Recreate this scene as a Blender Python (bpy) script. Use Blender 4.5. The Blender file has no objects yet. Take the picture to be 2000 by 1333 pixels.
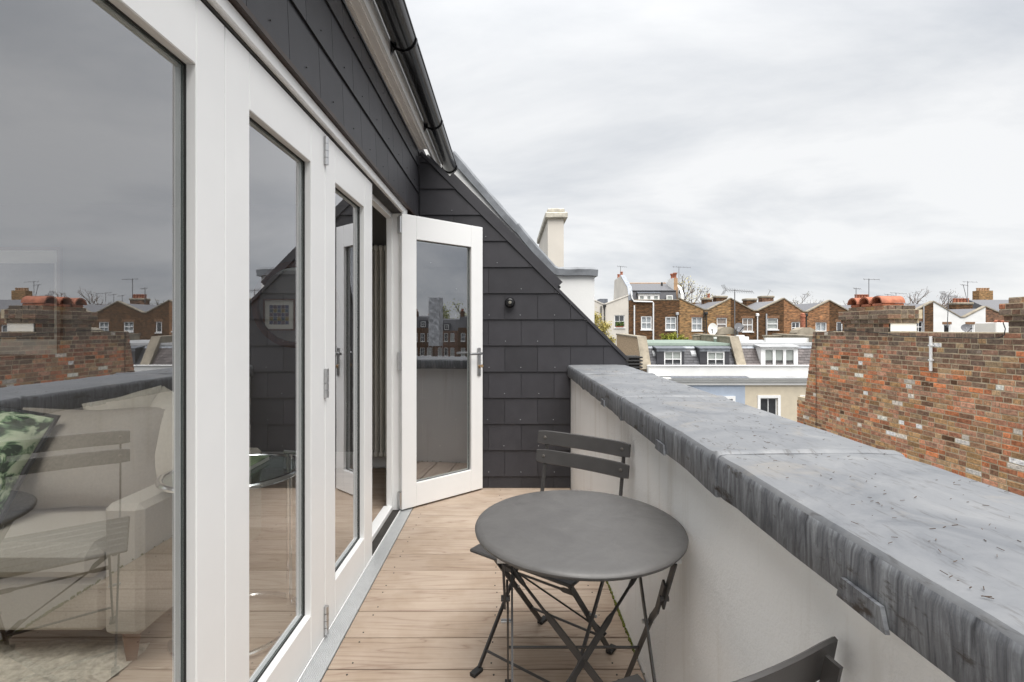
import bpy, math, random
from mathutils import Vector, Matrix
from mathutils.geometry import tessellate_polygon
R = math.radians
rnd = random.Random(7)
sc = bpy.context.scene

# ------------------------------------------------------------------ camera
CAM_Z, F, PX, PY = 1.27, 950.0, 993.0, 644.0
cam_d = bpy.data.cameras.new('camera')
cam_d.sensor_width = 36.0
cam_d.lens = F / 2000.0 * 36.0
cam_d.shift_x = (1000.0 - PX) / 2000.0
cam_d.shift_y = -(666.5 - PY) / 2000.0
cam_d.clip_start = 0.02
cam_d.clip_end = 2000.0
cam = bpy.data.objects.new('camera', cam_d)
cam.location = (0, 0, CAM_Z)
cam.rotation_euler = (R(90), 0, 0)
sc.collection.objects.link(cam)
sc.camera = cam

# ------------------------------------------------------------------ sky
SUN_EL, SUN_AZ = 64.0, 165.0      # azimuth clockwise from +Y
world = bpy.data.worlds.new('World')
sc.world = world
world.use_nodes = True
wn, wl = world.node_tree.nodes, world.node_tree.links
wn.clear()
w_out = wn.new('ShaderNodeOutputWorld')
w_bg = wn.new('ShaderNodeBackground')
w_bg.inputs['Strength'].default_value = 0.05
sky = wn.new('ShaderNodeTexSky')
sky.sky_type = 'NISHITA'
sky.sun_disc = False
sky.sun_elevation = R(SUN_EL)
sky.sun_rotation = R(SUN_AZ)
tc = wn.new('ShaderNodeTexCoord')
sep = wn.new('ShaderNodeSeparateXYZ')
wl.new(tc.outputs['Generated'], sep.inputs[0])


def wmath(op, a, b=None, clamp=False):
    n = wn.new('ShaderNodeMath')
    n.operation = op
    n.use_clamp = clamp
    for i, v in enumerate((a, b)):
        if v is None:
            continue
        if isinstance(v, (int, float)):
            n.inputs[i].default_value = v
        else:
            wl.new(v, n.inputs[i])
    return n.outputs[0]


zc = wmath('MAXIMUM', sep.outputs['Z'], 0.0)
zd = wmath('ADD', zc, 0.24)
ux = wmath('DIVIDE', sep.outputs['X'], zd)
uy = wmath('DIVIDE', sep.outputs['Y'], zd)
comb = wn.new('ShaderNodeCombineXYZ')
wl.new(ux, comb.inputs[0])
wl.new(uy, comb.inputs[1])
mp = wn.new('ShaderNodeMapping')
mp.inputs['Rotation'].default_value = (0, 0, R(-35))
mp.inputs['Scale'].default_value = (0.5, 0.85, 1)
mp.inputs['Location'].default_value = (5.3, 2.2, 0)
wl.new(comb.outputs[0], mp.inputs[0])
cl = wn.new('ShaderNodeTexNoise')
cl.inputs['Scale'].default_value = 1.25
cl.inputs['Detail'].default_value = 9
cl.inputs['Roughness'].default_value = 0.57
cl.inputs['Distortion'].default_value = 0.35
wl.new(mp.outputs[0], cl.inputs['Vector'])
cr = wn.new('ShaderNodeValToRGB')
cr.color_ramp.elements[0].position = 0.34
cr.color_ramp.elements[0].color = (6.2, 6.5, 6.95, 1)
cr.color_ramp.elements[1].position = 0.57
cr.color_ramp.elements[1].color = (9.6, 9.65, 9.7, 1)
wl.new(cl.outputs['Fac'], cr.inputs[0])
# overcast sky: zenith about three times the horizon
grad = wmath('ADD', wmath('MULTIPLY', wmath('POWER', zc, 4.5), 1.85), 0.67)
vm = wn.new('ShaderNodeVectorMath')
vm.operation = 'SCALE'
wl.new(cr.outputs[0], vm.inputs[0])
wl.new(grad, vm.inputs['Scale'])
mx = wn.new('ShaderNodeMix')
mx.data_type = 'RGBA'
mx.inputs['Factor'].default_value = 0.95
wl.new(sky.outputs[0], mx.inputs['A'])
wl.new(vm.outputs[0], mx.inputs['B'])
wl.new(mx.outputs['Result'], w_bg.inputs['Color'])
wl.new(w_bg.outputs[0], w_out.inputs[0])

# ------------------------------------------------------------------ sun (overcast: weak, very soft)
sd = bpy.data.lights.new('sun', 'SUN')
sd.energy = 1.5
sd.angle = R(50)
sd.color = (1.0, 0.97, 0.93)
sun = bpy.data.objects.new('sun', sd)
_az, _el = R(SUN_AZ), R(SUN_EL)
_dir = Vector((math.sin(_az) * math.cos(_el), math.cos(_az) * math.cos(_el), math.sin(_el)))
sun.rotation_euler = (-_dir).to_track_quat('-Z', 'Y').to_euler()
sun.location = (0, 0, 40)
sc.collection.objects.link(sun)

vs = sc.view_settings
vs.view_transform = 'Standard'
vs.look = 'None'
vs.exposure = 1.56
vs.gamma = 1.0
vs.use_curve_mapping = False
sc.render.engine = 'CYCLES'
sc.cycles.use_denoising = True
sc.cycles.max_bounces = 10
sc.cycles.diffuse_bounces = 5
sc.cycles.glossy_bounces = 6
sc.cycles.transparent_max_bounces = 16
sc.cycles.caustics_reflective = False
sc.cycles.caustics_refractive = False


# ================================================================== helpers
def q(x, y, Y):
    """photo direction (x, y) at depth Y -> point in the place"""
    return Vector(((x - PX) * Y / F, Y, CAM_Z - (y - PY) * Y / F))


class MB:
    def __init__(s):
        s.v, s.f, s.c, s.m = [], [], [], []

    def add(s, vs_, fs_, mi=0):
        o = len(s.v)
        s.v += [Vector(p) for p in vs_]
        for f in fs_:
            s.f.append([i + o for i in f])
            s.m.append(mi)
        return s

    def box(s, a, b, mi=0):
        x0, x1 = sorted((a[0], b[0])); y0, y1 = sorted((a[1], b[1])); z0, z1 = sorted((a[2], b[2]))
        return s.add([(x0, y0, z0), (x1, y0, z0), (x1, y1, z0), (x0, y1, z0), (x0, y0, z1), (x1, y0, z1), (x1, y1, z1), (x0, y1, z1)],
                     [(0, 3, 2, 1), (4, 5, 6, 7), (0, 1, 5, 4), (1, 2, 6, 5), (2, 3, 7, 6), (3, 0, 4, 7)], mi)

    def bbox(s, a, b, bev=0.004, mi=0):
        """box with chamfered vertical and horizontal edges"""
        x0, x1 = sorted((a[0], b[0])); y0, y1 = sorted((a[1], b[1])); z0, z1 = sorted((a[2], b[2]))
        c = min(bev, (x1 - x0) * .3, (y1 - y0) * .3, (z1 - z0) * .3)
        vs_, idx = [], {}
        for ix, X in ((0, x0), (1, x1)):
            for iy, Y in ((0, y0), (1, y1)):
                for iz, Z in ((0, z0), (1, z1)):
                    sx = c if ix == 0 else -c; sy = c if iy == 0 else -c; sz = c if iz == 0 else -c
                    idx[ix, iy, iz] = len(vs_)
                    vs_ += [(X, Y + sy, Z + sz), (X + sx, Y, Z + sz), (X + sx, Y + sy, Z)]
        I = lambda k, a_: idx[k] + a_
        fs = []
        for ix in (0, 1):
            fs.append([I((ix, 0, 0), 0), I((ix, 0, 1), 0), I((ix, 1, 1), 0), I((ix, 1, 0), 0)])
        for iy in (0, 1):
            fs.append([I((0, iy, 0), 1), I((1, iy, 0), 1), I((1, iy, 1), 1), I((0, iy, 1), 1)])
        for iz in (0, 1):
            fs.append([I((0, 0, iz), 2), I((0, 1, iz), 2), I((1, 1, iz), 2), I((1, 0, iz), 2)])
        for a_ in (0, 1):
            for b_ in (0, 1):
                fs.append([I((a_, b_, 0), 0), I((a_, b_, 1), 0), I((a_, b_, 1), 1), I((a_, b_, 0), 1)])
                fs.append([I((a_, 0, b_), 0), I((a_, 1, b_), 0), I((a_, 1, b_), 2), I((a_, 0, b_), 2)])
                fs.append([I((0, a_, b_), 1), I((1, a_, b_), 1), I((1, a_, b_), 2), I((0, a_, b_), 2)])
        for k, v in idx.items():
            fs.append([v, v + 1, v + 2])
        return s.add(vs_, fs, mi)

    def prism(s, pts, vec, mi=0):
        """closed polygon (3D points) extruded along vec"""
        n = len(pts); vec = Vector(vec)
        P = [Vector(p) for p in pts]
        return s.add(P + [p + vec for p in P],
                     [list(range(n))[::-1], list(range(n, 2 * n))] + [[i, (i + 1) % n, (i + 1) % n + n, i + n] for i in range(n)], mi)

    def tube(s, path, r, n=8, mi=0, caps=True, flat=None):
        """round tube; r number or list.  flat=(half_w, half_t, side_vec) gives a flat bar instead"""
        P = [Vector(p) for p in path]
        rs = r if isinstance(r, (list, tuple)) else [r] * len(P)
        o = len(s.v); ref = None
        for i, p in enumerate(P):
            d = (P[min(i + 1, len(P) - 1)] - P[max(i - 1, 0)]).normalized()
            if ref is None:
                ref = Vector((0, 0, 1)) if abs(d.z) < 0.9 else Vector((1, 0, 0))
            a = (ref - d * ref.dot(d)).normalized(); ref = a; b = d.cross(a)
            for k in range(n):
                t = 2 * math.pi * k / n
                s.v.append(p + a * (rs[i] * math.cos(t)) + b * (rs[i] * math.sin(t)))
        for i in range(len(P) - 1):
            for k in range(n):
                s.f.append([o + i * n + k, o + i * n + (k + 1) % n, o + (i + 1) * n + (k + 1) % n, o + (i + 1) * n + k]); s.m.append(mi)
        if caps:
            s.f.append([o + k for k in range(n)][::-1]); s.m.append(mi)
            s.f.append([o + (len(P) - 1) * n + k for k in range(n)]); s.m.append(mi)
        return s

    def bar(s, path, side, w, t, mi=0):
        """flat bar swept on path: w along 'side', t across; w may be a list"""
        P = [Vector(p) for p in path]; side = Vector(side).normalized()
        ws = w if isinstance(w, (list, tuple)) else [w] * len(P)
        ts = t if isinstance(t, (list, tuple)) else [t] * len(P)
        o = len(s.v)
        for i, p in enumerate(P):
            d = (P[min(i + 1, len(P) - 1)] - P[max(i - 1, 0)]).normalized()
            a = (side - d * side.dot(d)).normalized(); b = d.cross(a)
            for ka, kb in ((-1, -1), (1, -1), (1, 1), (-1, 1)):
                s.v.append(p + a * (ka * ws[i] / 2) + b * (kb * ts[i] / 2))
        for i in range(len(P) - 1):
            for k in range(4):
                s.f.append([o + i * 4 + k, o + i * 4 + (k + 1) % 4, o + (i + 1) * 4 + (k + 1) % 4, o + (i + 1) * 4 + k]); s.m.append(mi)
        s.f.append([o + k for k in range(4)][::-1]); s.m.append(mi)
        e = o + (len(P) - 1) * 4
        s.f.append([e + k for k in range(4)]); s.m.append(mi)
        return s

    def lathe(s, prof, c, n=32, axis=(0, 0, 1), mi=0):
        ax = Vector(axis).normalized()
        a = Vector((1, 0, 0)) if abs(ax.x) < 0.9 else Vector((0, 1, 0))
        a = (a - ax * a.dot(ax)).normalized(); b = ax.cross(a); c = Vector(c)
        o = len(s.v)
        for r_, h in prof:
            for k in range(n):
                t = 2 * math.pi * k / n
                s.v.append(c + ax * h + a * (r_ * math.cos(t)) + b * (r_ * math.sin(t)))
        for i in range(len(prof) - 1):
            for k in range(n):
                s.f.append([o + i * n + k, o + i * n + (k + 1) % n, o + (i + 1) * n + (k + 1) % n, o + (i + 1) * n + k]); s.m.append(mi)
        s.f.append([o + k for k in range(n)][::-1]); s.m.append(mi)
        s.f.append([o + (len(prof) - 1) * n + k for k in range(n)]); s.m.append(mi)
        return s

    def mesh(s, name, mats, org=Vector((0, 0, 0)), smooth=False, colors=None):
        me = bpy.data.meshes.new(name)
        me.from_pydata([tuple(v - org) for v in s.v], [], s.f)
        if not isinstance(mats, (list, tuple)):
            mats = [mats]
        for m_ in mats:
            me.materials.append(m_)
        if len(mats) > 1:
            me.polygons.foreach_set('material_index', s.m)
        if colors:
            at = me.color_attributes.new('col', 'FLOAT_COLOR', 'CORNER')
            k = 0
            for p, fc in zip(me.polygons, colors):
                for _ in p.loop_indices:
                    at.data[k].color = (*fc, 1); k += 1
        me.update()
        import bmesh
        bm = bmesh.new(); bm.from_mesh(me)
        bmesh.ops.recalc_face_normals(bm, faces=bm.faces)
        bm.to_mesh(me); bm.free()
        if smooth:
            me.polygons.foreach_set('use_smooth', [True] * len(me.polygons))
            try:
                me.set_sharp_from_angle(angle=R(35))
            except Exception:
                pass
        return me

    def build(s, name, mats, parent=None, local=False, smooth=False, kind=None, colors=None):
        org = Vector((0, 0, 0))
        if parent is not None and not local:
            p = parent
            while p is not None:
                org = org + p.location
                p = p.parent
        o = bpy.data.objects.new(name, s.mesh(name, mats, org, smooth, colors))
        sc.collection.objects.link(o)
        if parent is not None:
            o.parent = parent
        if kind:
            o['kind'] = kind
        return o


def tag(o, label=None, cat=None, group=None, kind=None):
    if label: o['label'] = label
    if cat: o['category'] = cat
    if group: o['group'] = group
    if kind: o['kind'] = kind
    return o


def thing(name, label, cat, loc=(0, 0, 0), rz=0.0, group=None):
    o = bpy.data.objects.new(name, None)
    sc.collection.objects.link(o)
    o.location = loc; o.rotation_euler = (0, 0, rz); o.empty_display_size = 0.1
    return tag(o, label, cat, group)


def structure(name, loc=(0, 0, 0)):
    o = bpy.data.objects.new(name, None)
    sc.collection.objects.link(o)
    o.location = loc
    o['kind'] = 'structure'
    return o


def piece(name, me, parent, loc, rot=(0, 0, 0), scale=(1, 1, 1), color=None):
    """child that shares mesh data; loc in world coordinates, parent not rotated"""
    o = bpy.data.objects.new(name, me)
    sc.collection.objects.link(o)
    o.parent = parent
    o.location = Vector(loc) - parent.location
    o.rotation_euler = rot
    o.scale = scale
    if color: o.color = (*color, 1)
    return o


# ================================================================== materials
def nt(name):
    m = bpy.data.materials.new(name)
    m.use_nodes = True
    n, l = m.node_tree.nodes, m.node_tree.links
    b = n['Principled BSDF']
    return m, n, l, b


def noise(n, l, scale, detail=4, rough=0.55, vec=None, dist=0.0):
    t = n.new('ShaderNodeTexNoise')
    t.inputs['Scale'].default_value = scale; t.inputs['Detail'].default_value = detail
    t.inputs['Roughness'].default_value = rough; t.inputs['Distortion'].default_value = dist
    if vec is not None: l.new(vec, t.inputs['Vector'])
    return t.outputs['Fac']


def ramp(n, l, fac, stops):
    r_ = n.new('ShaderNodeValToRGB')
    e = r_.color_ramp.elements
    while len(e) < len(stops): e.new(0.5)
    for k, (p, c) in enumerate(stops):
        e[k].position = p
        e[k].color = (*c, 1) if len(c) == 3 else c
    l.new(fac, r_.inputs[0])
    return r_.outputs[0]


def mixc(n, l, fac, a, b, mode='MIX'):
    m_ = n.new('ShaderNodeMix'); m_.data_type = 'RGBA'; m_.blend_type = mode
    for key, v in (('Factor', fac), ('A', a), ('B', b)):
        if isinstance(v, (int, float)): m_.inputs[key].default_value = v
        elif isinstance(v, tuple): m_.inputs[key].default_value = (*v, 1)
        else: l.new(v, m_.inputs[key])
    return m_.outputs['Result']


def bump(n, l, b, h, strength=0.3, dist=0.01):
    k = n.new('ShaderNodeBump'); k.inputs['Strength'].default_value = strength; k.inputs['Distance'].default_value = dist
    l.new(h, k.inputs['Height']); l.new(k.outputs[0], b.inputs['Normal'])


def coords(n, l, kind='Object', scale=(1, 1, 1), rot=(0, 0, 0), randomise=0.0):
    t = n.new('ShaderNodeTexCoord'); m_ = n.new('ShaderNodeMapping')
    m_.inputs['Scale'].default_value = scale; m_.inputs['Rotation'].default_value = rot
    l.new(t.outputs[kind], m_.inputs[0])
    if randomise:
        oi = n.new('ShaderNodeObjectInfo'); v = n.new('ShaderNodeVectorMath'); v.operation = 'SCALE'
        v.inputs[0].default_value = (randomise, randomise * .71, randomise * .37)
        l.new(oi.outputs['Random'], v.inputs['Scale']); l.new(v.outputs[0], m_.inputs['Location'])
    return m_.outputs[0]


def plain(name, col, rough=0.6, metal=0.0, var=0.12, vscale=6.0, bmp=0.0, bscale=40.0, spec=0.5, coat=0.0):
    m, n, l, b = nt(name)
    vec = coords(n, l)
    lo = tuple(c * (1 - var) for c in col); hi = tuple(min(1, c * (1 + var)) for c in col)
    c = ramp(n, l, noise(n, l, vscale, 5, 0.6, vec), [(0.3, lo), (0.7, hi)])
    l.new(c, b.inputs['Base Color'])
    b.inputs['Roughness'].default_value = rough; b.inputs['Metallic'].default_value = metal
    b.inputs['Specular IOR Level'].default_value = spec
    b.inputs['Coat Weight'].default_value = coat
    if bmp: bump(n, l, b, noise(n, l, bscale, 4, 0.6, vec), bmp, 0.004)
    return m


M = {}
M['white_paint'] = plain('white_paint', (.85, .852, .845), .38, var=.018, vscale=5, bmp=.05, bscale=30)
M['white_wall'] = plain('white_wall', (.80, .80, .78), .75, var=.06, vscale=1.2, bmp=.3, bscale=60)
M['cream_white'] = plain('cream_white', (.64, .60, .535), .8, var=.09, vscale=.8, bmp=.2, bscale=50)
M['dark_metal'] = plain('dark_metal', (.042, .0395, .0385), .42, .0, var=.14, vscale=14, bmp=.05, bscale=200)
M['rivet'] = plain('rivet', (.12, .11, .10), .5, .4)
M['black_plastic'] = plain('black_plastic', (.009, .009, .010), .22, spec=.35, var=.1, vscale=8)
M['chrome'] = plain('chrome', (.72, .72, .72), .16, 1.0, var=.04)
M['steel'] = plain('steel', (.55, .55, .55), .34, 1.0, var=.06)
M['brass'] = plain('brass', (.55, .38, .22), .35, 1.0)
M['aluminium'] = plain('aluminium', (.60, .615, .62), .42, .55, var=.05, vscale=20)
M['rubber'] = plain('rubber', (.02, .02, .02), .7)
M['dark_gap'] = plain('dark_gap', (.03, .027, .024), .7, var=.3, vscale=20)
M['soffit'] = plain('soffit', (.88, .865, .84), .6, var=.05)
M['brown_trim'] = plain('brown_trim', (.035, .02, .014), .5, var=.4, vscale=12)
M['slate_trim'] = plain('slate_trim', (.036, .035, .040), .5, var=.12, vscale=9)
M['lead_cap'] = plain('lead_cap', (.20, .212, .228), .55, .1, var=.32, vscale=7, bmp=.4, bscale=14)
M['lead_flash'] = plain('lead_flash', (.30, .32, .35), .55, .2, var=.3, vscale=5, bmp=.3, bscale=12)
M['lead_dark'] = plain('lead_dark', (.14, .15, .17), .55, .1, var=.3, vscale=5, bmp=.2, bscale=12)
M['terracotta'] = plain('terracotta', (.34, .125, .072), .85, var=.45, vscale=9, bmp=.3, bscale=40)
M['terracotta_pale'] = plain('terracotta_pale', (.42, .27, .16), .85, var=.2, vscale=5, bmp=.3, bscale=40)
M['concrete'] = plain('concrete', (.27, .235, .18), .9, var=.35, vscale=2.5, bmp=.5, bscale=25)
M['felt'] = plain('felt', (.34, .345, .35), .9, var=.2, vscale=1.5)
M['green_roof'] = plain('green_roof', (.20, .25, .21), .7, var=.15, vscale=1.5)
M['asphalt'] = plain('asphalt', (.06, .06, .06), .9, var=.3, vscale=.5)
M['pipe_grey'] = plain('pipe_grey', (.42, .43, .44), .6)
M['iron'] = plain('iron', (.025, .025, .025), .6)
M['fabric'] = plain('fabric', (.42, .385, .335), .95, var=.10, vscale=120, bmp=.4, bscale=350, spec=.1)
M['fabric_pale'] = plain('fabric_pale', (.62, .57, .49), .9, var=.08, vscale=60, bmp=.4, bscale=220, spec=.1)
M['leg_wood'] = plain('leg_wood', (.20, .10, .05), .5, var=.25, vscale=12)
M['rug'] = plain('rug', (.55, .50, .42), 1.0, var=.3, vscale=50, bmp=1.0, bscale=90, spec=.05)
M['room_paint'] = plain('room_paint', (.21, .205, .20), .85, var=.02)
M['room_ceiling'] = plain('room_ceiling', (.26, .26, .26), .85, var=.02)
M['radiator'] = plain('radiator', (.84, .82, .76), .35, var=.03)
M['frame_brown'] = plain('frame_brown', (.13, .06, .035), .5, var=.3, vscale=15)
M['mount'] = plain('mount', (.72, .71, .66), .8, var=.02)
M['mirror'] = plain('mirror', (.85, .86, .86), .02, 1.0, var=.0)
M['curtain'] = plain('curtain', (.55, .56, .58), .95, var=.35, vscale=9)
M['curtain_tan'] = plain('curtain_tan', (.42, .31, .25), .95, var=.15, vscale=5)
M['blind'] = plain('blind', (.62, .62, .58), .9, var=.08, vscale=3)
M['dark_room'] = plain('dark_room', (.03, .03, .035), .9, var=.4, vscale=2)
M['sheeting'] = plain('sheeting', (.5, .51, .53), .5, var=.35, vscale=1.2, bmp=.6, bscale=4)
M['moss'] = plain('moss', (.10, .11, .02), .95, var=.5, vscale=60)
M['debris'] = plain('debris', (.07, .045, .03), .95, var=.5, vscale=30)
M['blue_wall'] = plain('blue_wall', (.40, .46, .55), .8, var=.07, vscale=3, bmp=.2)
M['cream_wall'] = plain('cream_wall', (.60, .53, .41), .8, var=.07, vscale=3, bmp=.2)
M['bark'] = plain('bark', (.13, .10, .08), .95, var=.3, vscale=8)
M['aerial_metal'] = plain('aerial_metal', (.17, .17, .175), .5, .3)
M['lens'] = plain('lens', (.20, .19, .16), .15, var=.2, vscale=30)
M['plant_green'] = plain('plant_green', (.10, .16, .03), .8, var=.4, vscale=9)


def table_mat():
    m, n, l, b = nt('table_top')
    v = coords(n, l)
    c = ramp(n, l, noise(n, l, 5, 8, .62, v, 1.5), [(0.28, (.070, .067, .065)), (0.5, (.080, .077, .0745)), (0.70, (.094, .091, .087))])  # lighter grey than the legs: sky reflection put into the colour
    c = mixc(n, l, ramp(n, l, noise(n, l, 16, 8, .7, v, 2.5), [(0.58, (0, 0, 0)), (0.72, (.4, .4, .4))]), c, (.115, .11, .103))
    l.new(c, b.inputs['Base Color'])
    rg = ramp(n, l, noise(n, l, 8, 8, .7, v, 2.0), [(0.3, (.34, .34, .34)), (0.7, (.58, .58, .58))])
    l.new(rg, b.inputs['Roughness'])
    bump(n, l, b, noise(n, l, 260, 3, .6, v), .06, .002)
    return m


M['table_top'] = table_mat()


def leaf_mat(name, col):
    m, n, l, b = nt(name)
    g = n.new('ShaderNodeNewGeometry')
    c = ramp(n, l, g.outputs['Random Per Island'], [(0.0, tuple(x * .55 for x in col)), (0.5, col), (1.0, tuple(min(1, x * 1.5) for x in col))])
    l.new(c, b.inputs['Base Color']); b.inputs['Roughness'].default_value = .8
    b.inputs['Specular IOR Level'].default_value = .2
    return m


M['leaf_yellow'] = leaf_mat('leaf_yellow', (.40, .34, .11))
M['leaf_green'] = leaf_mat('leaf_green', (.26, .28, .05))
M['leaf_bud'] = leaf_mat('leaf_bud', (.22, .19, .10))
M['leaf_red'] = leaf_mat('leaf_red', (.17, .08, .05))


def glass(name, f0=.2, tint=(.86, .90, .88)):
    m = bpy.data.materials.new(name); m.use_nodes = True
    n, l = m.node_tree.nodes, m.node_tree.links
    n.clear()
    o = n.new('ShaderNodeOutputMaterial'); mxs = n.new('ShaderNodeMixShader'); tr = n.new('ShaderNodeBsdfTransparent'); gl = n.new('ShaderNodeBsdfGlossy')
    g_ = n.new('ShaderNodeNewGeometry'); dt = n.new('ShaderNodeVectorMath'); dt.operation = 'DOT_PRODUCT'
    l.new(g_.outputs['Incoming'], dt.inputs[0]); l.new(g_.outputs['Normal'], dt.inputs[1])

    def mth(op, a, b_=None):
        k_ = n.new('ShaderNodeMath'); k_.operation = op
        for i_, v_ in enumerate((a, b_)):
            if v_ is None: continue
            if isinstance(v_, (int, float)): k_.inputs[i_].default_value = v_
            else: l.new(v_, k_.inputs[i_])
        return k_.outputs[0]

    # reflectance of the double glazing (Schlick), the same from both sides
    fres = mth('ADD', mth('MULTIPLY', mth('POWER', mth('SUBTRACT', 1.0, mth('ABSOLUTE', dt.outputs['Value'])), 4.0), 1.0 - f0), f0)
    tr.inputs['Color'].default_value = (*tint, 1)
    gl.inputs['Color'].default_value = (.96, .97, 1.0, 1); gl.inputs['Roughness'].default_value = 0.0
    vec = coords(n, l)
    k = n.new('ShaderNodeBump'); k.inputs['Strength'].default_value = .012; k.inputs['Distance'].default_value = .05
    l.new(noise(n, l, 1.6, 1, .5, vec), k.inputs['Height']); l.new(k.outputs[0], gl.inputs['Normal'])
    l.new(fres, mxs.inputs[0]); l.new(tr.outputs[0], mxs.inputs[1]); l.new(gl.outputs[0], mxs.inputs[2])
    l.new(mxs.outputs[0], o.inputs[0])
    return m


M['glass'] = glass('glass', .33, (.92, .95, .93))
M['window_glass'] = glass('window_glass', .12, (.85, .88, .88))
M['table_glass'] = glass('table_glass', .06, (.62, .72, .68))


def deck_mat():
    m, n, l, b = nt('deck_oak')
    v = coords(n, l, 'Object', (.7, 10.0, 10.0), randomise=37.0)
    g = noise(n, l, 1.2, 2, .45, v, .8)
    w = n.new('ShaderNodeMath'); w.operation = 'MULTIPLY'; w.inputs[1].default_value = 15.0; l.new(g, w.inputs[0])
    fr = n.new('ShaderNodeMath'); fr.operation = 'PINGPONG'; fr.inputs[1].default_value = 1.0; l.new(w.outputs[0], fr.inputs[0])
    v2 = coords(n, l, 'Object', (3.0, 150.0, 150.0), randomise=11.0)
    fine = noise(n, l, 2.0, 4, .65, v2)
    c1 = ramp(n, l, fr.outputs[0], [(0.0, (.345, .262, .207)), (0.16, (.43, .352, .288)), (0.5, (.455, .374, .303)), (1.0, (.472, .39, .317))])
    c2 = ramp(n, l, fine, [(0.36, (.84, .82, .80)), (0.6, (1.0, 1.0, 1.0))])
    c = mixc(n, l, .75, c1, c2, 'MULTIPLY')
    oi = n.new('ShaderNodeObjectInfo')
    c3 = ramp(n, l, oi.outputs['Random'], [(0.0, (.80, .77, .74)), (1.0, (1.08, 1.07, 1.06))])
    c = mixc(n, l, 1.0, c, c3, 'MULTIPLY')
    v3 = coords(n, l, 'Object', (1.5, 1.5, 1.5), randomise=23.0)
    st = ramp(n, l, noise(n, l, 2.0, 5, .6, v3), [(0.36, (.80, .76, .71)), (0.56, (1, 1, 1))])
    c = mixc(n, l, .8, c, st, 'MULTIPLY')
    l.new(c, b.inputs['Base Color']); b.inputs['Roughness'].default_value = .7
    b.inputs['Specular IOR Level'].default_value = .3
    bump(n, l, b, fine, .35, .002)
    return m


M['deck'] = deck_mat()


def slate_mat(name, col, spread=.12):
    m, n, l, b = nt(name)
    v = coords(n, l, 'Object', (1, 1, 1), randomise=19.0)
    oi = n.new('ShaderNodeObjectInfo')
    g = n.new('ShaderNodeNewGeometry')
    add = n.new('ShaderNodeMath'); add.operation = 'ADD'
    l.new(oi.outputs['Random'], add.inputs[0]); l.new(g.outputs['Random Per Island'], add.inputs[1])
    fr = n.new('ShaderNodeMath'); fr.operation = 'FRACT'; l.new(add.outputs[0], fr.inputs[0])
    c1 = ramp(n, l, fr.outputs[0], [(0, tuple(x * (1 - spread) for x in col)), (1, tuple(x * (1 + spread) for x in col))])
    c2 = ramp(n, l, noise(n, l, 9, 6, .65, v), [(0.3, (.84, .84, .84)), (0.75, (1.14, 1.14, 1.14))])
    l.new(mixc(n, l, 1.0, c1, c2, 'MULTIPLY'), b.inputs['Base Color'])
    b.inputs['Roughness'].default_value = .52; b.inputs['Specular IOR Level'].default_value = .4
    bump(n, l, b, noise(n, l, 160, 3, .6, v), .12, .002)
    return m


M['slate'] = slate_mat('slate', (.0345, .0335, .0385), .16)
M['slate_grey'] = slate_mat('slate_grey', (.056, .056, .063), .28)
M['slate_brown'] = slate_mat('slate_brown', (.105, .088, .085), .35)
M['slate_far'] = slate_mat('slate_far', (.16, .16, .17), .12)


def lead_mat():
    m, n, l, b = nt('lead_top')
    v = coords(n, l, 'Object')
    c = ramp(n, l, noise(n, l, 5.5, 9, .66, v, .7), [(0.28, (.105, .113, .126)), (0.44, (.158, .165, .176)), (0.58, (.188, .194, .203)), (0.74, (.25, .252, .255))])
    v2 = coords(n, l, 'Object', (30, 5, 10), (0, 0, R(25)))
    scr = ramp(n, l, noise(n, l, 2.6, 5, .7, v2, .5), [(0.34, (.55, .52, .49)), (0.44, (1, 1, 1))])
    c = mixc(n, l, .75, c, scr, 'MULTIPLY')
    v3 = coords(n, l, 'Object', (1, 1, 1))
    tan = ramp(n, l, noise(n, l, 4.1, 6, .7, v3, 1.2), [(0.56, (0, 0, 0)), (0.74, (1, 1, 1))])
    c = mixc(n, l, tan, c, (.235, .22, .20))
    l.new(c, b.inputs['Base Color']); b.inputs['Roughness'].default_value = .55; b.inputs['Metallic'].default_value = .15
    bump(n, l, b, noise(n, l, 9, 6, .6, v), .25, .01)
    return m


def lead_side_mat():
    m, n, l, b = nt('lead_side')
    v = coords(n, l, 'Object', (1, 40, 5.5))
    s1 = noise(n, l, 1.2, 9, .72, v, 1.2)
    c = ramp(n, l, s1, [(0.34, (.045, .047, .053)), (0.45, (.12, .125, .138)), (0.55, (.19, .20, .215)), (0.70, (.33, .345, .36))])
    v2 = coords(n, l, 'Object', (5, 5, 14))
    rust = ramp(n, l, noise(n, l, 1.6, 6, .7, v2), [(0.58, (0, 0, 0)), (0.66, (1, 1, 1))])
    c = mixc(n, l, rust, c, (.045, .036, .03))
    l.new(c, b.inputs['Base Color']); b.inputs['Roughness'].default_value = .5; b.inputs['Metallic'].default_value = .15
    bump(n, l, b, noise(n, l, 14, 5, .6, coords(n, l)), .3, .01)
    return m


M['lead_top'] = lead_mat()
M['lead_side'] = lead_side_mat()


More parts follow.
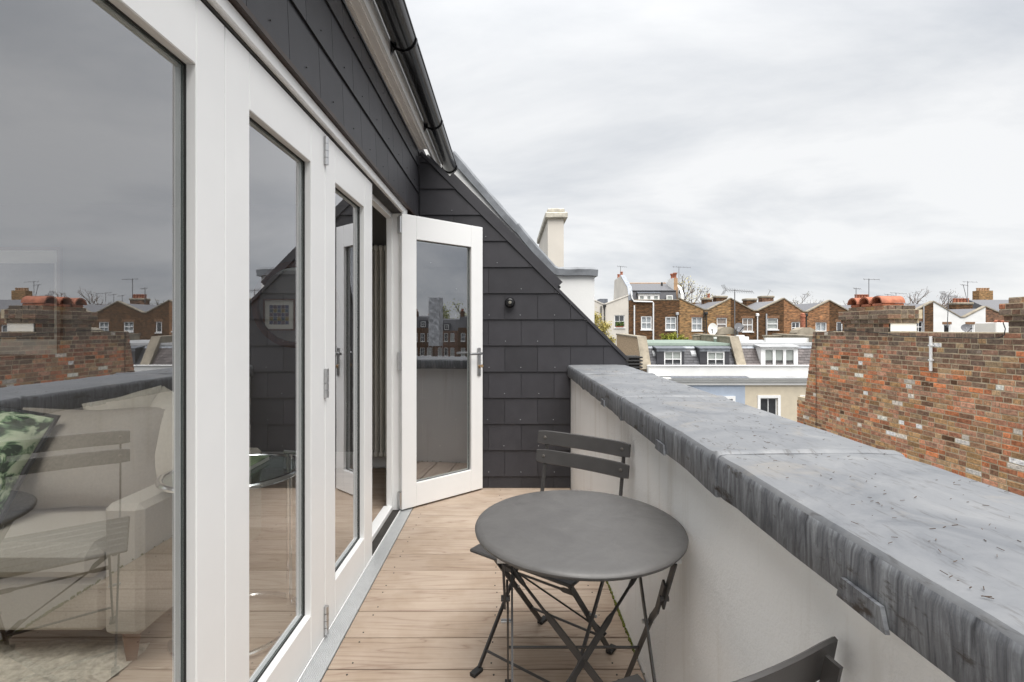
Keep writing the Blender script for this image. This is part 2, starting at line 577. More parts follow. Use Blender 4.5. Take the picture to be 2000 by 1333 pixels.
def plaster_mat():
    m, n, l, b = nt('parapet_plaster')
    v = coords(n, l)
    c = ramp(n, l, noise(n, l, 1.4, 6, .6, v), [(0.3, (.83, .83, .82)), (0.7, (.885, .885, .878))])
    v2 = coords(n, l, 'Object', (1, 7, .7))
    st = ramp(n, l, noise(n, l, 1.6, 5, .6, v2), [(0.30, (.84, .82, .79)), (0.46, (1, 1, 1))])
    c = mixc(n, l, .8, c, st, 'MULTIPLY')
    l.new(c, b.inputs['Base Color']); b.inputs['Roughness'].default_value = .85
    h = n.new('ShaderNodeMath'); h.operation = 'ADD'
    l.new(noise(n, l, 170, 4, .6, v), h.inputs[0])
    l.new(noise(n, l, 28, 3, .5, v, .8), h.inputs[1])
    bump(n, l, b, h.outputs[0], .40, .004)
    return m


M['plaster'] = plaster_mat()


def brick_piece_mat(name, attr=False):
    """single bricks: own colour, mottled, some flaked pale"""
    m, n, l, b = nt(name)
    if attr:
        a = n.new('ShaderNodeAttribute'); a.attribute_name = 'col'; base = a.outputs['Color']
        v = coords(n, l)
    else:
        a = n.new('ShaderNodeObjectInfo'); base = a.outputs['Color']
        v = coords(n, l, 'Object', (1, .18, 1), randomise=41.0)
    mot = ramp(n, l, noise(n, l, 22, 6, .75, v), [(0.30, (.40, .38, .38)), (0.5, (1, 1, 1)), (0.70, (1.6, 1.52, 1.42))])
    c = mixc(n, l, 1.0, base, mot, 'MULTIPLY')
    fl = ramp(n, l, noise(n, l, 11, 6, .75, v), [(0.62, (0, 0, 0)), (0.66, (1, 1, 1))])
    c = mixc(n, l, mixc(n, l, .7, (0, 0, 0), fl), c, (.48, .42, .36))
    l.new(c, b.inputs['Base Color']); b.inputs['Roughness'].default_value = .92
    b.inputs['Specular IOR Level'].default_value = .2
    bump(n, l, b, noise(n, l, 60, 5, .7, v), .6, .006)
    return m


M['brick'] = brick_piece_mat('brick')
M['brick_rows'] = brick_piece_mat('brick_rows', True)
M['mortar'] = plain('mortar', (.52, .44, .31), .95, var=.3, vscale=7, bmp=.5, bscale=60)


def brick_wall_mat(name, c1, c2, mortar, rot=(R(90), 0, 0), dirt=.5):
    """far brickwork, bricks of a couple of pixels"""
    m, n, l, b = nt(name)
    v = coords(n, l, 'Object', (1, 1, 1), rot)
    t = n.new('ShaderNodeTexBrick')
    t.inputs['Scale'].default_value = 1.0
    t.inputs['Brick Width'].default_value = .228; t.inputs['Row Height'].default_value = .076
    t.inputs['Mortar Size'].default_value = .010; t.inputs['Bias'].default_value = .0
    t.inputs['Color1'].default_value = (*c1, 1); t.inputs['Color2'].default_value = (*c2, 1); t.inputs['Mortar'].default_value = (*mortar, 1)
    l.new(v, t.inputs['Vector'])
    v0 = coords(n, l)
    v1 = coords(n, l, 'Object', (2.6, 2.6, 8.0))
    per = ramp(n, l, noise(n, l, 1.0, 2, .6, v1), [(0.30, (.36, .34, .33)), (0.48, (1, 1, 1)), (0.66, (1.8, 1.55, 1.3))])
    c = mixc(n, l, .9, t.outputs['Color'], per, 'MULTIPLY')
    dt = ramp(n, l, noise(n, l, .55, 6, .65, v0), [(0.30, (.48, .46, .45)), (0.62, (1.08, 1.06, 1.04))])
    c = mixc(n, l, dirt, c, dt, 'MULTIPLY')
    l.new(c, b.inputs['Base Color']); b.inputs['Roughness'].default_value = .92; b.inputs['Specular IOR Level'].default_value = .2
    bump(n, l, b, t.outputs['Fac'], .4, -.01)
    return m


YB = ((.35, .22, .105), (.23, .135, .065), (.30, .225, .135))
BB = ((.125, .068, .034), (.085, .047, .026), (.14, .095, .06))
OB = ((.35, .18, .09), (.25, .12, .06), (.30, .21, .135))
PB = ((.22, .12, .08), (.13, .075, .055), (.24, .17, .12))
for nm, cs in (('stock', YB), ('brown', BB), ('orange', OB), ('purple', PB)):
    M['bw_' + nm] = brick_wall_mat('brickwork_' + nm, *cs)
    M['bs_' + nm] = brick_wall_mat('brickwork_side_' + nm, *cs, rot=(R(90), R(90), 0))
M['lintel'] = plain('lintel', (.22, .12, .065), .9, var=.6, vscale=14, bmp=.4, bscale=30)
M['pebble'] = plain('pebble', (.42, .31, .20), .95, var=.45, vscale=16, bmp=.7, bscale=60)

# ================================================================== ground
MB().add([(-300, -300, -9), (400, -300, -9), (400, 500, -9), (-300, 500, -9)], [(0, 1, 2, 3)]).build('ground', M['asphalt'], kind='structure')

# ================================================================== the terrace: deck
PAR_X, END_Y, DOOR_X = 0.50, 3.90, -0.754
deck = structure('deck', (0, 0, 0))
MB().box((-.80, -2.5, -.30), (.52, END_Y, -.035)).build('deck_base', M['dark_gap'], deck)
bx0, bx1, BW = -.678, .496, .1868
bm_ = MB().bbox((bx0, -BW / 2 + .0032, -.028), (bx1, BW / 2 - .0032, 0.0), .003).mesh('board', M['deck'])
scr = MB()
y = 1.8206 - BW * 12
while y < END_Y - .02:
    yc = y + BW / 2
    sy = min(1.0, (END_Y - .004 - y) / BW)
    piece('board', bm_, deck, (0, y + BW * sy / 2, rnd.uniform(-.0008, .0008)), (0, rnd.uniform(-.0006, .0006), 0), (1, sy, 1))
    for sx in (-.60, -.06, .40):
        for dy in (-.062, .062):
            scr.lathe([(.0036, -.001), (.0036, .0012)], (sx + rnd.uniform(-.008, .008), yc + dy, 0), 6)
    y += BW
scr.build('screw_heads', M['dark_gap'], deck, kind='stuff')

# ================================================================== own house: solid below, roof above
own = thing('terrace_house', 'house with slate roof and white render below the terrace we stand on', 'house', (-3, 1, -9))
MB().box((-5.6, -6, -9), (.84, 4.9, -.302)).build('lower_walls', M['white_wall'], own)
def roof_piece(mb, xa, xb, y0, y1):
    za, zb_ = [2.80 + (-.72 - x) * 4.1 / 4.88 for x in (xa, xb)]
    return mb.prism([(xa, y0, za), (xb, y0, zb_), (xb, y0, zb_ - .10), (xa, y0, za - .10)], (0, y1 - y0, 0))


rf = MB()
roof_piece(rf, -.72, -5.6, -6, -1.15); roof_piece(rf, -.72, -5.6, 1.55, 4.75)
roof_piece(rf, -.72, -1.2, -1.15, 1.55); roof_piece(rf, -4.8, -5.6, -1.15, 1.55)  # gap left here is an added rooflight opening, unseen, to light the room
rf.build('roof', M['slate_trim'], own)
MB().box((-5.6, -6, 2.42), (-5.48, 4.9, 6.6)).box((-5.6, -6, 0), (-5.48, -1.2, 2.42)).build('back_wall', M['white_wall'], own)
MB().box((-5.4, -6, 0), (-.80, -5.8, 3.2)).build('side_wall', M['white_wall'], own)
MB().box((-.86, -5.8, -.30), (-.76, .50, 2.15)).build('front_wall', M['white_wall'], own)

# room behind the doors
room = structure('room_floor', (0, 0, 0))
fb = MB().bbox((-2.3, -.068, -.02), (2.3, .068, 0), .0015).mesh('floor_plank', M['deck'])
MB().box((-5.4, -1.2, -.30), (-.82, 4.5, -.022)).build('floor_base', M['leg_wood'], room)
yy = -1.13
while yy < 4.44:
    piece('floor_plank', fb, room, (-3.10, yy, -.002))
    yy += .138
MB().box((-5.48, -1.2, 0), (-5.40, 4.5, .7)).box((-5.48, -1.2, 2.34), (-5.40, 4.5, 2.42)).box((-5.48, -1.2, .7), (-5.40, -.6, 2.34)).box((-5.48, 4.0, .7), (-5.40, 4.5, 2.34)).build('room_wall', M['room_paint'], kind='structure')  # wall left open for the added window
MB().box((-5.50, -.6, .7), (-5.46, 4.0, .76)).box((-5.50, -.6, 2.28), (-5.46, 4.0, 2.34)).box((-5.50, -.6, .76), (-5.46, -.54, 2.28)).box((-5.50, 3.94, .76), (-5.46, 4.0, 2.28)).box((-5.50, 1.67, .76), (-5.46, 1.73, 2.28)).build('added_rear_window', M['white_paint'], own)  # added unseen window, lets extra daylight into the room
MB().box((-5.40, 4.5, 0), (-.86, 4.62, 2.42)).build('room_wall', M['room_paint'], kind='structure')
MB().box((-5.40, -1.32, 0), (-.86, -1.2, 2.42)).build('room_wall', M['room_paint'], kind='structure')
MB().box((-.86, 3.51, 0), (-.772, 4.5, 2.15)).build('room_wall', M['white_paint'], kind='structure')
MB().box((-5.48, -1.32, 2.42), (-.80, -1.15, 2.5)).box((-5.48, 1.55, 2.42), (-.80, 4.62, 2.5)).box((-5.48, -1.15, 2.42), (-4.8, 1.55, 2.5)).box((-1.2, -1.15, 2.42), (-.80, 1.55, 2.5)).build('room_ceiling', M['room_ceiling'], kind='structure')  # ceiling opening under the added rooflight, brightens the room
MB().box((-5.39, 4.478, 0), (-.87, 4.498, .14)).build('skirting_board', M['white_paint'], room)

# ================================================================== slate hung wall above the doors
SX = -.716
hung = thing('slate_hung_wall', 'dark slate-hung wall band between the folding doors and the eaves gutter', 'slate wall', (SX, 2, 2.15))
MB().box((-.84, -5.8, 2.16), (SX - .012, END_Y, 2.72)).build('backing', M['dark_gap'], hung)
SW = .2632


def slate_prism(poly, axis, face, thick=.006, lap=.010, zr=None):
    """poly in (u, z); axis 'y' -> wall facing +X at x=face, 'x' -> wall facing -Y at y=face"""
    z0, z1 = zr
    mb = MB()
    fr, bk = [], []
    for u, z in poly:
        t = (z1 - z) / (z1 - z0) * lap
        if axis == 'y':
            fr.append((face - lap + t, u, z)); bk.append((face - lap + t - thick, u, z))
        else:
            fr.append((u, face + lap - t, z)); bk.append((u, face + lap - t + thick, z))
    n_ = len(poly)
    mb.add(fr + bk, [list(range(n_)), list(range(n_, 2 * n_))[::-1]] + [[i, (i + 1) % n_, (i + 1) % n_ + n_, i + n_] for i in range(n_)])
    return mb


riv = MB()
for (z0, z1, off) in ((2.15, 2.368, 0), (2.362, 2.576, .132), (2.570, 2.703, 0)):
    yj = 1.594 + off - SW * 8
    while yj < END_Y - .02:
        a, b_ = yj + .0015, min(yj + SW - .0015, END_Y - .008)
        if b_ - a > .02:
            o = slate_prism([(a, z0), (b_, z0), (b_, z1), (a, z1)], 'y', SX, zr=(z0, z1)).build('slate', M['slate'], hung)
            riv.lathe([(.0034, -.001), (.0025, .002)], (SX + .0005, (a + b_) / 2, z0 + .05), 6, (1, 0, 0))
        yj += SW
riv.build('rivets', M['iron'], hung, kind='stuff')
MB().box((SX - .05, -5.8, 2.132), (SX + .004, 3.88, 2.149)).build('drip_trim', M['brown_trim'], hung)

eaves = thing('eaves_board', 'pale ribbed soffit strip and white fascia under the black gutter', 'fascia', (-.68, 2, 2.70))
so = MB().box((SX + .002, -5.8, 2.704), (-.652, END_Y - .03, 2.716))
for k in range(3):
    so.box((SX + .006 + k * .007, -5.8, 2.6995), (SX + .0095 + k * .007, END_Y - .03, 2.7035))
so.build('vent_strip', M['soffit'], eaves)
MB().box((-.650, -5.8, 2.708), (-.632, 4.55, 2.90)).build('fascia', M['white_paint'], eaves)
MB().box((-.662, -5.8, 2.703), (-.6505, END_Y - .03, 2.730)).build('edge_bead', M['soffit'], eaves)

# gutter
GX, GZ, GR = -.562, 2.828, .066
gut = thing('gutter', 'shiny black half-round plastic gutter along the eaves', 'gutter', (GX, 2, GZ))
prof_o = [(GX + GR * math.cos(t), GZ + GR * math.sin(t)) for t in [math.pi + math.pi * k / 14 for k in range(15)]]
prof_i = [(GX + (GR - .004) * math.cos(t), GZ + (GR - .004) * math.sin(t)) for t in [2 * math.pi - math.pi * k / 14 for k in range(15)]]
MB().prism([(x, -5.8, z) for x, z in prof_o + prof_i], (0, 10.45, 0)).build('trough', M['black_plastic'], gut, smooth=True)
MB().tube([(GX + GR, -5.8, GZ), (GX + GR, 4.65, GZ)], .006, 6).build('lip', M['black_plastic'], gut, smooth=True)


def gutter_ring(y, w=.022, extra=.008):
    mb = MB()
    po = [(GX + (GR + extra) * math.cos(t), GZ + (GR + extra) * math.sin(t)) for t in [math.pi + math.pi * k / 14 for k in range(15)]]
    pi_ = [(GX + (GR + .0005) * math.cos(t), GZ + (GR + .0005) * math.sin(t)) for t in [2 * math.pi - math.pi * k / 14 for k in range(15)]]
    mb.prism([(x, y, z) for x, z in po + pi_], (0, w, 0))
    return mb


for yb in (.35, 1.30, 2.60, 3.62):
    mb = gutter_ring(yb)
    mb.prism([(-.630, yb, GZ - .085), (-.630, yb, GZ - .01), (GX - GR - .002, yb, GZ - .01), (GX - GR * .75, yb, GZ - .052)], (0, .022, 0))
    mb.build('bracket', M['black_plastic'], gut, smooth=True)
for yb in (1.87,):
    mb = gutter_ring(yb, .035, .009)
    mb.build('joint_collar', M['black_plastic'], gut, smooth=True)
    mb = gutter_ring(yb + .085, .035, .009)
    mb.prism([(-.630, yb + .085, GZ - .085), (-.630, yb + .085, GZ - .01), (GX - GR - .002, yb + .085, GZ - .01), (GX - GR * .75, yb + .085, GZ - .052)], (0, .03, 0))
    mb.build('joint_collar', M['black_plastic'], gut, smooth=True)
mb = gutter_ring(4.62, .035, .009)
mb.build('stop_end', M['black_plastic'], gut, smooth=True)

# ================================================================== slate cheek at the end of the terrace
cheek = thing('slate_cheek', 'dark slate-clad sloping end wall of the terrace with round wall lamp', 'slate wall', (0, END_Y, 0))
RK = 1.985                      # rake:  x + z = RK


def clip(poly, a, b_, c):       # keep a*x + b*z <= c
    out = []
    for i in range(len(poly)):
        p, r2 = poly[i], poly[(i + 1) % len(poly)]
        dp, dr = a * p[0] + b_ * p[1] - c, a * r2[0] + b_ * r2[1] - c
        if dp <= 0: out.append(p)
        if dp * dr < 0:
            t = dp / (dp - dr)
            out.append((p[0] + (r2[0] - p[0]) * t, p[1] + (r2[1] - p[1]) * t))
    return out


MB().prism([(-.76, END_Y + .012, -.3), (.97, END_Y + .012, -.3), (.97, END_Y + .012, RK - .99), (-.70, END_Y + .012, RK + .68), (-.76, END_Y + .012, RK + .68)], (0, .76, 0)).build('backing', M['slate_trim'], cheek)
riv = MB()
CZ0, CG = 2.397, .2092
for k in range(-2, 13):
    zt, zb = CZ0 - CG * (k - 1), CZ0 - CG * k
    off = -.029 if k % 2 else .1026
    wd = SW
    if k <= 4:
        wd = SW * 2; off = {4: -.160, 3: -.361, 2: -.439}.get(k, -.71)
    off2 = off - wd * 6
    while off2 < 1.0:
        a, b_ = off2 + .0015, off2 + wd - .0015
        poly = [(a, max(zb, .004)), (b_, max(zb, .004)), (b_, zt - .002), (a, zt - .002)]
        poly = clip(poly, 1, 1, RK - .012)
        if poly: poly = clip(poly, 1, 0, .94 if zt > .9 else PAR_X - .003)
        if poly: poly = clip(poly, -1, 0, -SX - .002)
        off2 += wd
        if len(poly) < 3: continue
        xs_ = [p[0] for p in poly]; zs_ = [p[1] for p in poly]
        if max(xs_) - min(xs_) < .012 or max(zs_) - min(zs_) < .012: continue
        if min(zs_) < .88 and max(xs_) > PAR_X: 
            poly = clip(poly, 1, 0, PAR_X - .003)
            if len(poly) < 3: continue
        slate_prism(poly, 'x', END_Y - .010, zr=(zb - .0001, zt)).build('slate', M['slate'], cheek)
        if k > -1:
            cx_ = (a + b_) / 2
            if cx_ + zb + .1 < RK and cx_ < .48 and cx_ > SX + .05:
                riv.lathe([(.0034, -.001), (.0025, .002)], (cx_ + rnd.uniform(-.01, .01), END_Y - .0115, zb + .035), 6, (0, -1, 0))
riv.build('rivets', M['pipe_grey'], cheek, kind='stuff')
# trim along the rake
u = Vector((1, 0, -1)).normalized(); nrm = Vector((1, 0, 1)).normalized()


def rake_box(s0, s1, h0, h1, y0, y1):
    """box along the rake: s = x position on the rake line, h = height above the rake"""
    P = []
    for s_, h in ((s0, h0), (s1, h0), (s1, h1), (s0, h1)):
        p = Vector((s_, 0, RK - s_)) + nrm * h
        P.append((p.x, y0, p.z))
    return MB().prism(P, (0, y1 - y0, 0))


rake_box(-.70, .955, -.010, .012, END_Y - .016, END_Y + .03).build('edge_trim', M['slate_trim'], cheek)
rake_box(-.50, .385, .013, .075, END_Y + .03, END_Y + .12).build('verge_cap', M['slate_trim'], cheek)
rake_box(-.50, .36, .0125, .026, END_Y - .010, END_Y + .0295).build('verge_flashing', M['slate_trim'], cheek)
rake_box(-.70, .40, .0125, .05, END_Y + .121, END_Y + .76).build('roof_slates', M['slate_trim'], cheek)

# wall lamp on the cheek
lx, lz = (996 - PX) * END_Y / F, CAM_Z - (592 - PY) * END_Y / F
lamp = thing('wall_lamp', 'small round black wall lamp on the slate end wall', 'lamp', (lx, END_Y - .02, lz))
MB().lathe([(.030, 0), (.040, .004), (.042, .012), (.040, .020), (.034, .034), (.027, .040), (.022, .041)], (lx, END_Y - .016, lz), 28, (0, -1, 0)).build('housing', M['black_plastic'], lamp, smooth=True)
MB().lathe([(.013, 0), (.012, .003), (.006, .005)], (lx, END_Y - .0568, lz), 24, (0, -1, 0)).build('lens', M['lens'], lamp, smooth=True)

# ================================================================== party wall with lead capping behind the cheek
PWY0, PWY1 = 4.72, 5.05
pw = thing('party_wall', 'white rendered party wall with lead-capped sloping top behind the slate cheek', 'wall', (.2, PWY0, -9))
BX, BZ = (1085 - PX) * PWY0 / F, CAM_Z - (530 - PY) * PWY0 / F      # foot of the slope
EX = (1161 - PX) * PWY0 / F
topx = -3.0
MB().prism([(topx, PWY0, -9), (EX, PWY0, -9), (EX, PWY0, BZ), (BX, PWY0, BZ), (topx, PWY0, BZ + (BX - topx) * 1.12)], (0, PWY1 - PWY0, 0)).build('wall', M['white_wall'], pw)


def lead_cap(path, name='lead_capping', t=.05):
    """rounded lead cap over the wall top, path = list of (x,z)"""
    mb = MB()
    P = [Vector((x, 0, z)) for x, z in path]
    o = 0
    sec = [(-.032, -.046), (-.036, .014), (-.02, .034), (.06, .044), (.27, .044), (.35, .034), (.366, .014), (.362, -.046)]
    rows = []
    for i, p in enumerate(P):
        d = (P[min(i + 1, len(P) - 1)] - P[max(i - 1, 0)]).normalized()
        nn = Vector((-d.z, 0, d.x))
        if nn.z < 0: nn = -nn
        row = [p + nn * (h + rnd.uniform(-.003, .003)) + Vector((0, PWY0 + yv, 0)) for yv, h in sec]
        rows.append(row)
    vs_ = [v for r_ in rows for v in r_]; ns = len(sec)
    fs = [[i * ns + k, i * ns + (k + 1) % ns, (i + 1) * ns + (k + 1) % ns, (i + 1) * ns + k] for i in range(len(P) - 1) for k in range(ns)]
    fs += [list(range(ns)), [(len(P) - 1) * ns + k for k in range(ns)]]
    return mb.add(vs_, fs)


xs = [BX - .02]
sl = 1.12
bnds = [0.0, .36, .98, 1.65, 2.4]
for k in range(len(bnds) - 1):
    a, b_ = bnds[k], bnds[k + 1] + .02
    pth = [(BX - (a + (b_ - a) * i / 6), BZ + (a + (b_ - a) * i / 6) * sl + (0, .0, .0, .0, .002, .008, .016)[i]) for i in range(7)]
    lead_cap(pth).build('lead_capping', M['lead_cap'], pw, smooth=True)
lead_cap([(BX - .03, BZ + .03), (BX + .02, BZ + .004), (BX + .08, BZ + .004)]).build('lead_capping', M['lead_cap'], pw, smooth=True)
lead_cap([(BX + .075, BZ), (BX + .15, BZ), (BX + .22, BZ + .002)]).build('lead_capping', M['lead_cap'], pw, smooth=True)
lead_cap([(BX + .215, BZ + .004), (EX - .05, BZ + .002), (EX + .03, BZ - .004)]).build('lead_capping', M['lead_cap'], pw, smooth=True)

# white chimney further along the terrace
cy0, cy1 = 9.0, 11.6
cx0 = (1070 - PX) * cy0 / F; cx1 = (1101 - PX) * cy0 / F
cht = CAM_Z - (428 - PY) * cy0 / F
ch = thing('white_chimney', 'tall narrow white rendered chimney with stained projecting cap', 'chimney', ((cx0 + cx1) / 2, cy0, -9))
MB().box((cx0, cy0, -9), (cx1, cy1, cht)).build('stack', M['cream_white'], ch)
cap = plain('chimney_cap', (.50, .47, .40), .9, var=.35, vscale=7, bmp=.5, bscale=30)
MB().bbox((cx0 - .05, cy0 - .06, cht + .001), (cx1 + .07, cy1 + .06, cht + .12), .02).build('cap', cap, ch)
MB().bbox((cx0 - .005, cy0 + .0, cht + .121), (cx1 + .02, cy1, cht + .20), .02).build('flaunching', cap, ch)

# ================================================================== parapet with lead coping
par = thing('parapet_wall', 'white rendered parapet with a broad grey lead coping along the terrace', 'parapet', (.68, 1, -9))
MB().box((PAR_X, -2.6, -9), (.85, END_Y + .011, .93)).build('wall', M['plaster'], par)
CI, ZT, ZB = .472, .985, .897


def outer_x(yv):
    return .885 + .065 * max(0, min(1, yv / 3.9))


bounds = [-2.5, -.87, .13, 1.13, 2.06, 3.10, END_Y - .013]
for k in range(len(bounds) - 1):
    y0, y1 = bounds[k] - (.03 if k else 0), bounds[k + 1]
    head = [(0, .0012), (.006, .0055), (.014, .0075), (.022, .0060), (.032, .0022)]
    yrow = [(y0 + a, b_) for a, b_ in head]
    yy_ = y0 + .06
    while yy_ < y1 - .03:
        yrow.append((yy_, 0.0)); yy_ += .065
    yrow.append((y1, 0.0))
    n_ = len(yrow) - 1
    rows = []
    wob = [rnd.uniform(-1, 1) for _ in range(n_ + 1)]
    for i in range(n_ + 1):
        yv = yrow[i][0]
        t = (yv - y0) / (y1 - y0)
        if i < 5: wob[i] = wob[0]
        lift = yrow[i][1] + .0012 * wob[i] + .0015
        if k == 0: lift = 0
        inx = CI - .004 * max(0, 1 - t * 7) + .0005 * wob[i]
        ox = outer_x(yv)
        zb = ZB - .006 * max(0, 1 - t * 6) + .002 * wob[i]
        sec = [(inx + .0015, zb), (inx, zb + .004), (inx, ZT - .020 + lift), (inx + .0035, ZT - .009 + lift), (inx + .010, ZT - .002 + lift), (inx + .022, ZT + lift),
               (inx + .12, ZT + .002 + lift + rnd.uniform(-.0012, .0012)), (inx + .24, ZT + .003 + lift + rnd.uniform(-.0015, .0015)), (ox - .09, ZT + .003 + lift + rnd.uniform(-.0012, .0012)),
               (ox - .022, ZT + lift), (ox - .006, ZT - .006 + lift), (ox, ZT - .022 + lift), (ox, zb), (ox - .03, zb - .0), (ox - .03, ZB + .03), (inx + .02, ZB + .03), (inx + .02, zb)]
        rows.append([Vector((x, yv, z)) for x, z in sec])
    ns = len(rows[0])
    mb = MB(); mb.v = [v for r_ in rows for v in r_]
    for i in range(n_):
        for j in range(ns):
            mb.f.append([i * ns + j, i * ns + (j + 1) % ns, (i + 1) * ns + (j + 1) % ns, (i + 1) * ns + j])
            mb.m.append(0 if 3 <= j <= 10 else 1)
    mb.f += [list(range(ns)), [n_ * ns + j for j in range(ns)]]; mb.m += [1, 1]
    mb.build('lead_sheet', [M['lead_top'], M['lead_side']], par, smooth=True)
for yc in (.645, 1.50, 2.41):
    MB().prism([(CI - .001, yc - .045, ZB - .004), (CI - .001, yc + .045, ZB - .004), (CI - .001, yc + .036, ZB + .026), (CI - .001, yc - .036, ZB + .026)], (-.006, 0, 0)).build('lead_clip', M['lead_side'], par)
# loose twigs and needles lying on the coping, moss at the foot of the parapet
db = MB()
tw_c = [(rnd.uniform(CI + .05, .86), rnd.random() ** 1.2 * 3.6 + .1) for _ in range(26)]
for tw_i in range(600):
    yv = rnd.random() ** 1.2 * 3.6 + .1
    xv = rnd.uniform(CI + .03, outer_x(yv) - .03)
    if tw_i % 5 > 1:
        cx_, cy_ = rnd.choice(tw_c)
        xv = min(max(rnd.gauss(cx_, .05), CI + .03), .86); yv = min(max(rnd.gauss(cy_, .09), .1), 3.8)
    L = rnd.uniform(.002, .011); a = rnd.gauss(.5, .7); w_ = rnd.uniform(.0002, .0005)
    zt = ZT + .0045
    dx, dy = math.cos(a) * L / 2, math.sin(a) * L / 2
    nx, ny = -math.sin(a) * w_, math.cos(a) * w_
    db.prism([(xv - dx - nx, yv - dy - ny, zt), (xv + dx - nx, yv + dy - ny, zt), (xv + dx + nx, yv + dy + ny, zt), (xv - dx + nx, yv - dy + ny, zt)], (0, 0, .0006))
tag(db.build('twigs', M['debris']), 'scattered tiny brown twigs and needles on the lead coping', 'debris', kind='stuff')
ms = MB()
for _ in range(260):
    yv = rnd.choice((rnd.gauss(2.22, .07), rnd.gauss(2.0, .07), rnd.uniform(1.3, 3.8)))
    r_ = rnd.uniform(.002, .007)
    c = Vector((PAR_X - rnd.uniform(.0, .007), yv, rnd.uniform(0, .006)))
    ms.lathe([(r_, -.002), (r_ * .8, r_ * .6), (r_ * .3, r_)], c, 5)
tag(ms.build('moss', M['moss']), 'green moss along the foot of the parapet wall', 'moss', kind='stuff')

# ================================================================== folding glazed doors
dz0, dz1 = .014, 2.078


def leaf(name, label, origin, rz, w, sl_, sr, handle=None, spacer=True):
    """door leaf: local x along the leaf, y=0 face seen from the terrace, y=.056 other face"""
    t = thing(name, label, 'door', origin, rz, 'white glazed folding door leaves')
    D = .056
    g0, g1, h0, h1 = sl_, w - sr, .178, 1.910
    gap = .0006
    MB().bbox((0, 0, dz0), (g0 - gap, D, dz1), .0025).build('stile', M['white_paint'], t, local=True)
    MB().bbox((g1 + gap, 0, dz0), (w, D, dz1), .0025).build('stile', M['white_paint'], t, local=True)
    MB().bbox((g0, .0006, dz0), (g1, D - .0006, h0), .0025).build('rail', M['white_paint'], t, local=True)
    MB().bbox((g0, .0006, h1), (g1, D - .0006, dz1), .0025).build('rail', M['white_paint'], t, local=True)
    gp = MB().add([(g0 - .004, .030, h0 - .004), (g1 + .004, .030, h0 - .004), (g1 + .004, .030, h1 + .004), (g0 - .004, .030, h1 + .004)], [(0, 1, 2, 3)]).build('pane', M['glass'], t, local=True)
    if spacer:
        e = .011
        sp = MB()
        for a, b_ in (((g0, h0), (g0 + e, h1)), ((g1 - e, h0), (g1, h1)), ((g0 + e, h0), (g1 - e, h0 + e)), ((g0 + e, h1 - e), (g1 - e, h1))):
            sp.box((a[0], .033, a[1]), (b_[0], .043, b_[1]))
        sp.build('spacer', M['spacer'], gp, local=True)
        gk = MB()
        e = .0022
        for a, b_ in (((g0, h0), (g0 + e, h1)), ((g1 - e, h0), (g1, h1)), ((g0 + e, h0), (g1 - e, h0 + e)), ((g0 + e, h1 - e), (g1 - e, h1))):
            gk.box((a[0], .024, a[1]), (b_[0], .0295, b_[1]))
        gk.build('gasket', M['rubber'], gp, local=True)
    if handle:
        hx, sgn = handle
        pl = MB().bbox((hx - .017, -.009, .906), (hx + .017, -.0005, 1.126), .004).build('handle_plate', M['steel'], t, local=True)
        MB().tube([(hx, -.006, 1.083), (hx, -.045, 1.083), (hx + sgn * .012, -.055, 1.083), (hx + sgn * .125, -.055, 1.083)], .0095, 12).build('lever', M['steel'], pl, local=True, smooth=True)
        ky = MB().lathe([(.008, 0), (.008, .010)], (hx, -.009, .985), 12, (0, -1, 0)).box((hx - .004, -.018, .965), (hx + .004, -.009, .985)).build('lock_cylinder', M['brass'], pl, local=True, smooth=True)
        MB().box((hx - .0015, -.035, .981), (hx + .0015, -.0195, .989)).lathe([(.013, -.0015), (.013, .0015)], (hx, -.044, .985), 14, (1, 0, 0)).build('key', M['brass'], pl, local=True)
    return t


M['spacer'] = plain('spacer', (.34, .38, .37), .4, .5)
Q90 = R(90)
l1 = leaf('folding_door', 'nearest glazed white door leaf, filling the left edge of view', (DOOR_X, .60, 0), Q90, .693, .11, .118)
l2 = leaf('folding_door', 'closed glazed door leaf between the nearest leaf and the hinged pair', (DOOR_X, 1.296, 0), Q90, .704, .122, .141)
l3 = leaf('folding_door', 'closed narrow-looking door leaf beside the open gap', (DOOR_X, 2.003, 0), Q90, .690, .117, .148)
hx_, hy_ = -.741, 3.382
ang = math.atan2(3.850 - hy_, -.203 - hx_)
l4 = leaf('folding_door', 'open glazed door leaf swung out against the slate end wall', (hx_, hy_, 0), ang, math.hypot(3.850 - hy_, -.203 - hx_), .118, .112, (.716 - .044, -1))
for zc_, (za, zb_) in enumerate(((1.945, 2.06), (.99, 1.11), (.02, .135))):
    hg = MB()
    n3 = 4
    for k in range(n3):
        a = za + (zb_ - za) * k / n3
        hg.lathe([(.0105, .001), (.0105, (zb_ - za) / n3 - .001)], (0, 0, 0), 14)
        for v in hg.v[-28:]:
            v.y += 0; v.z += a
    o = hg
    for v in o.v: v.x += .700; v.y += -.006
    o.build('hinge', M['steel'], l2, local=True, smooth=True)
    h4 = MB().box((-.012, .004, za), (-.001, .040, zb_))
    h4.build('hinge', M['steel'], l4, local=True)

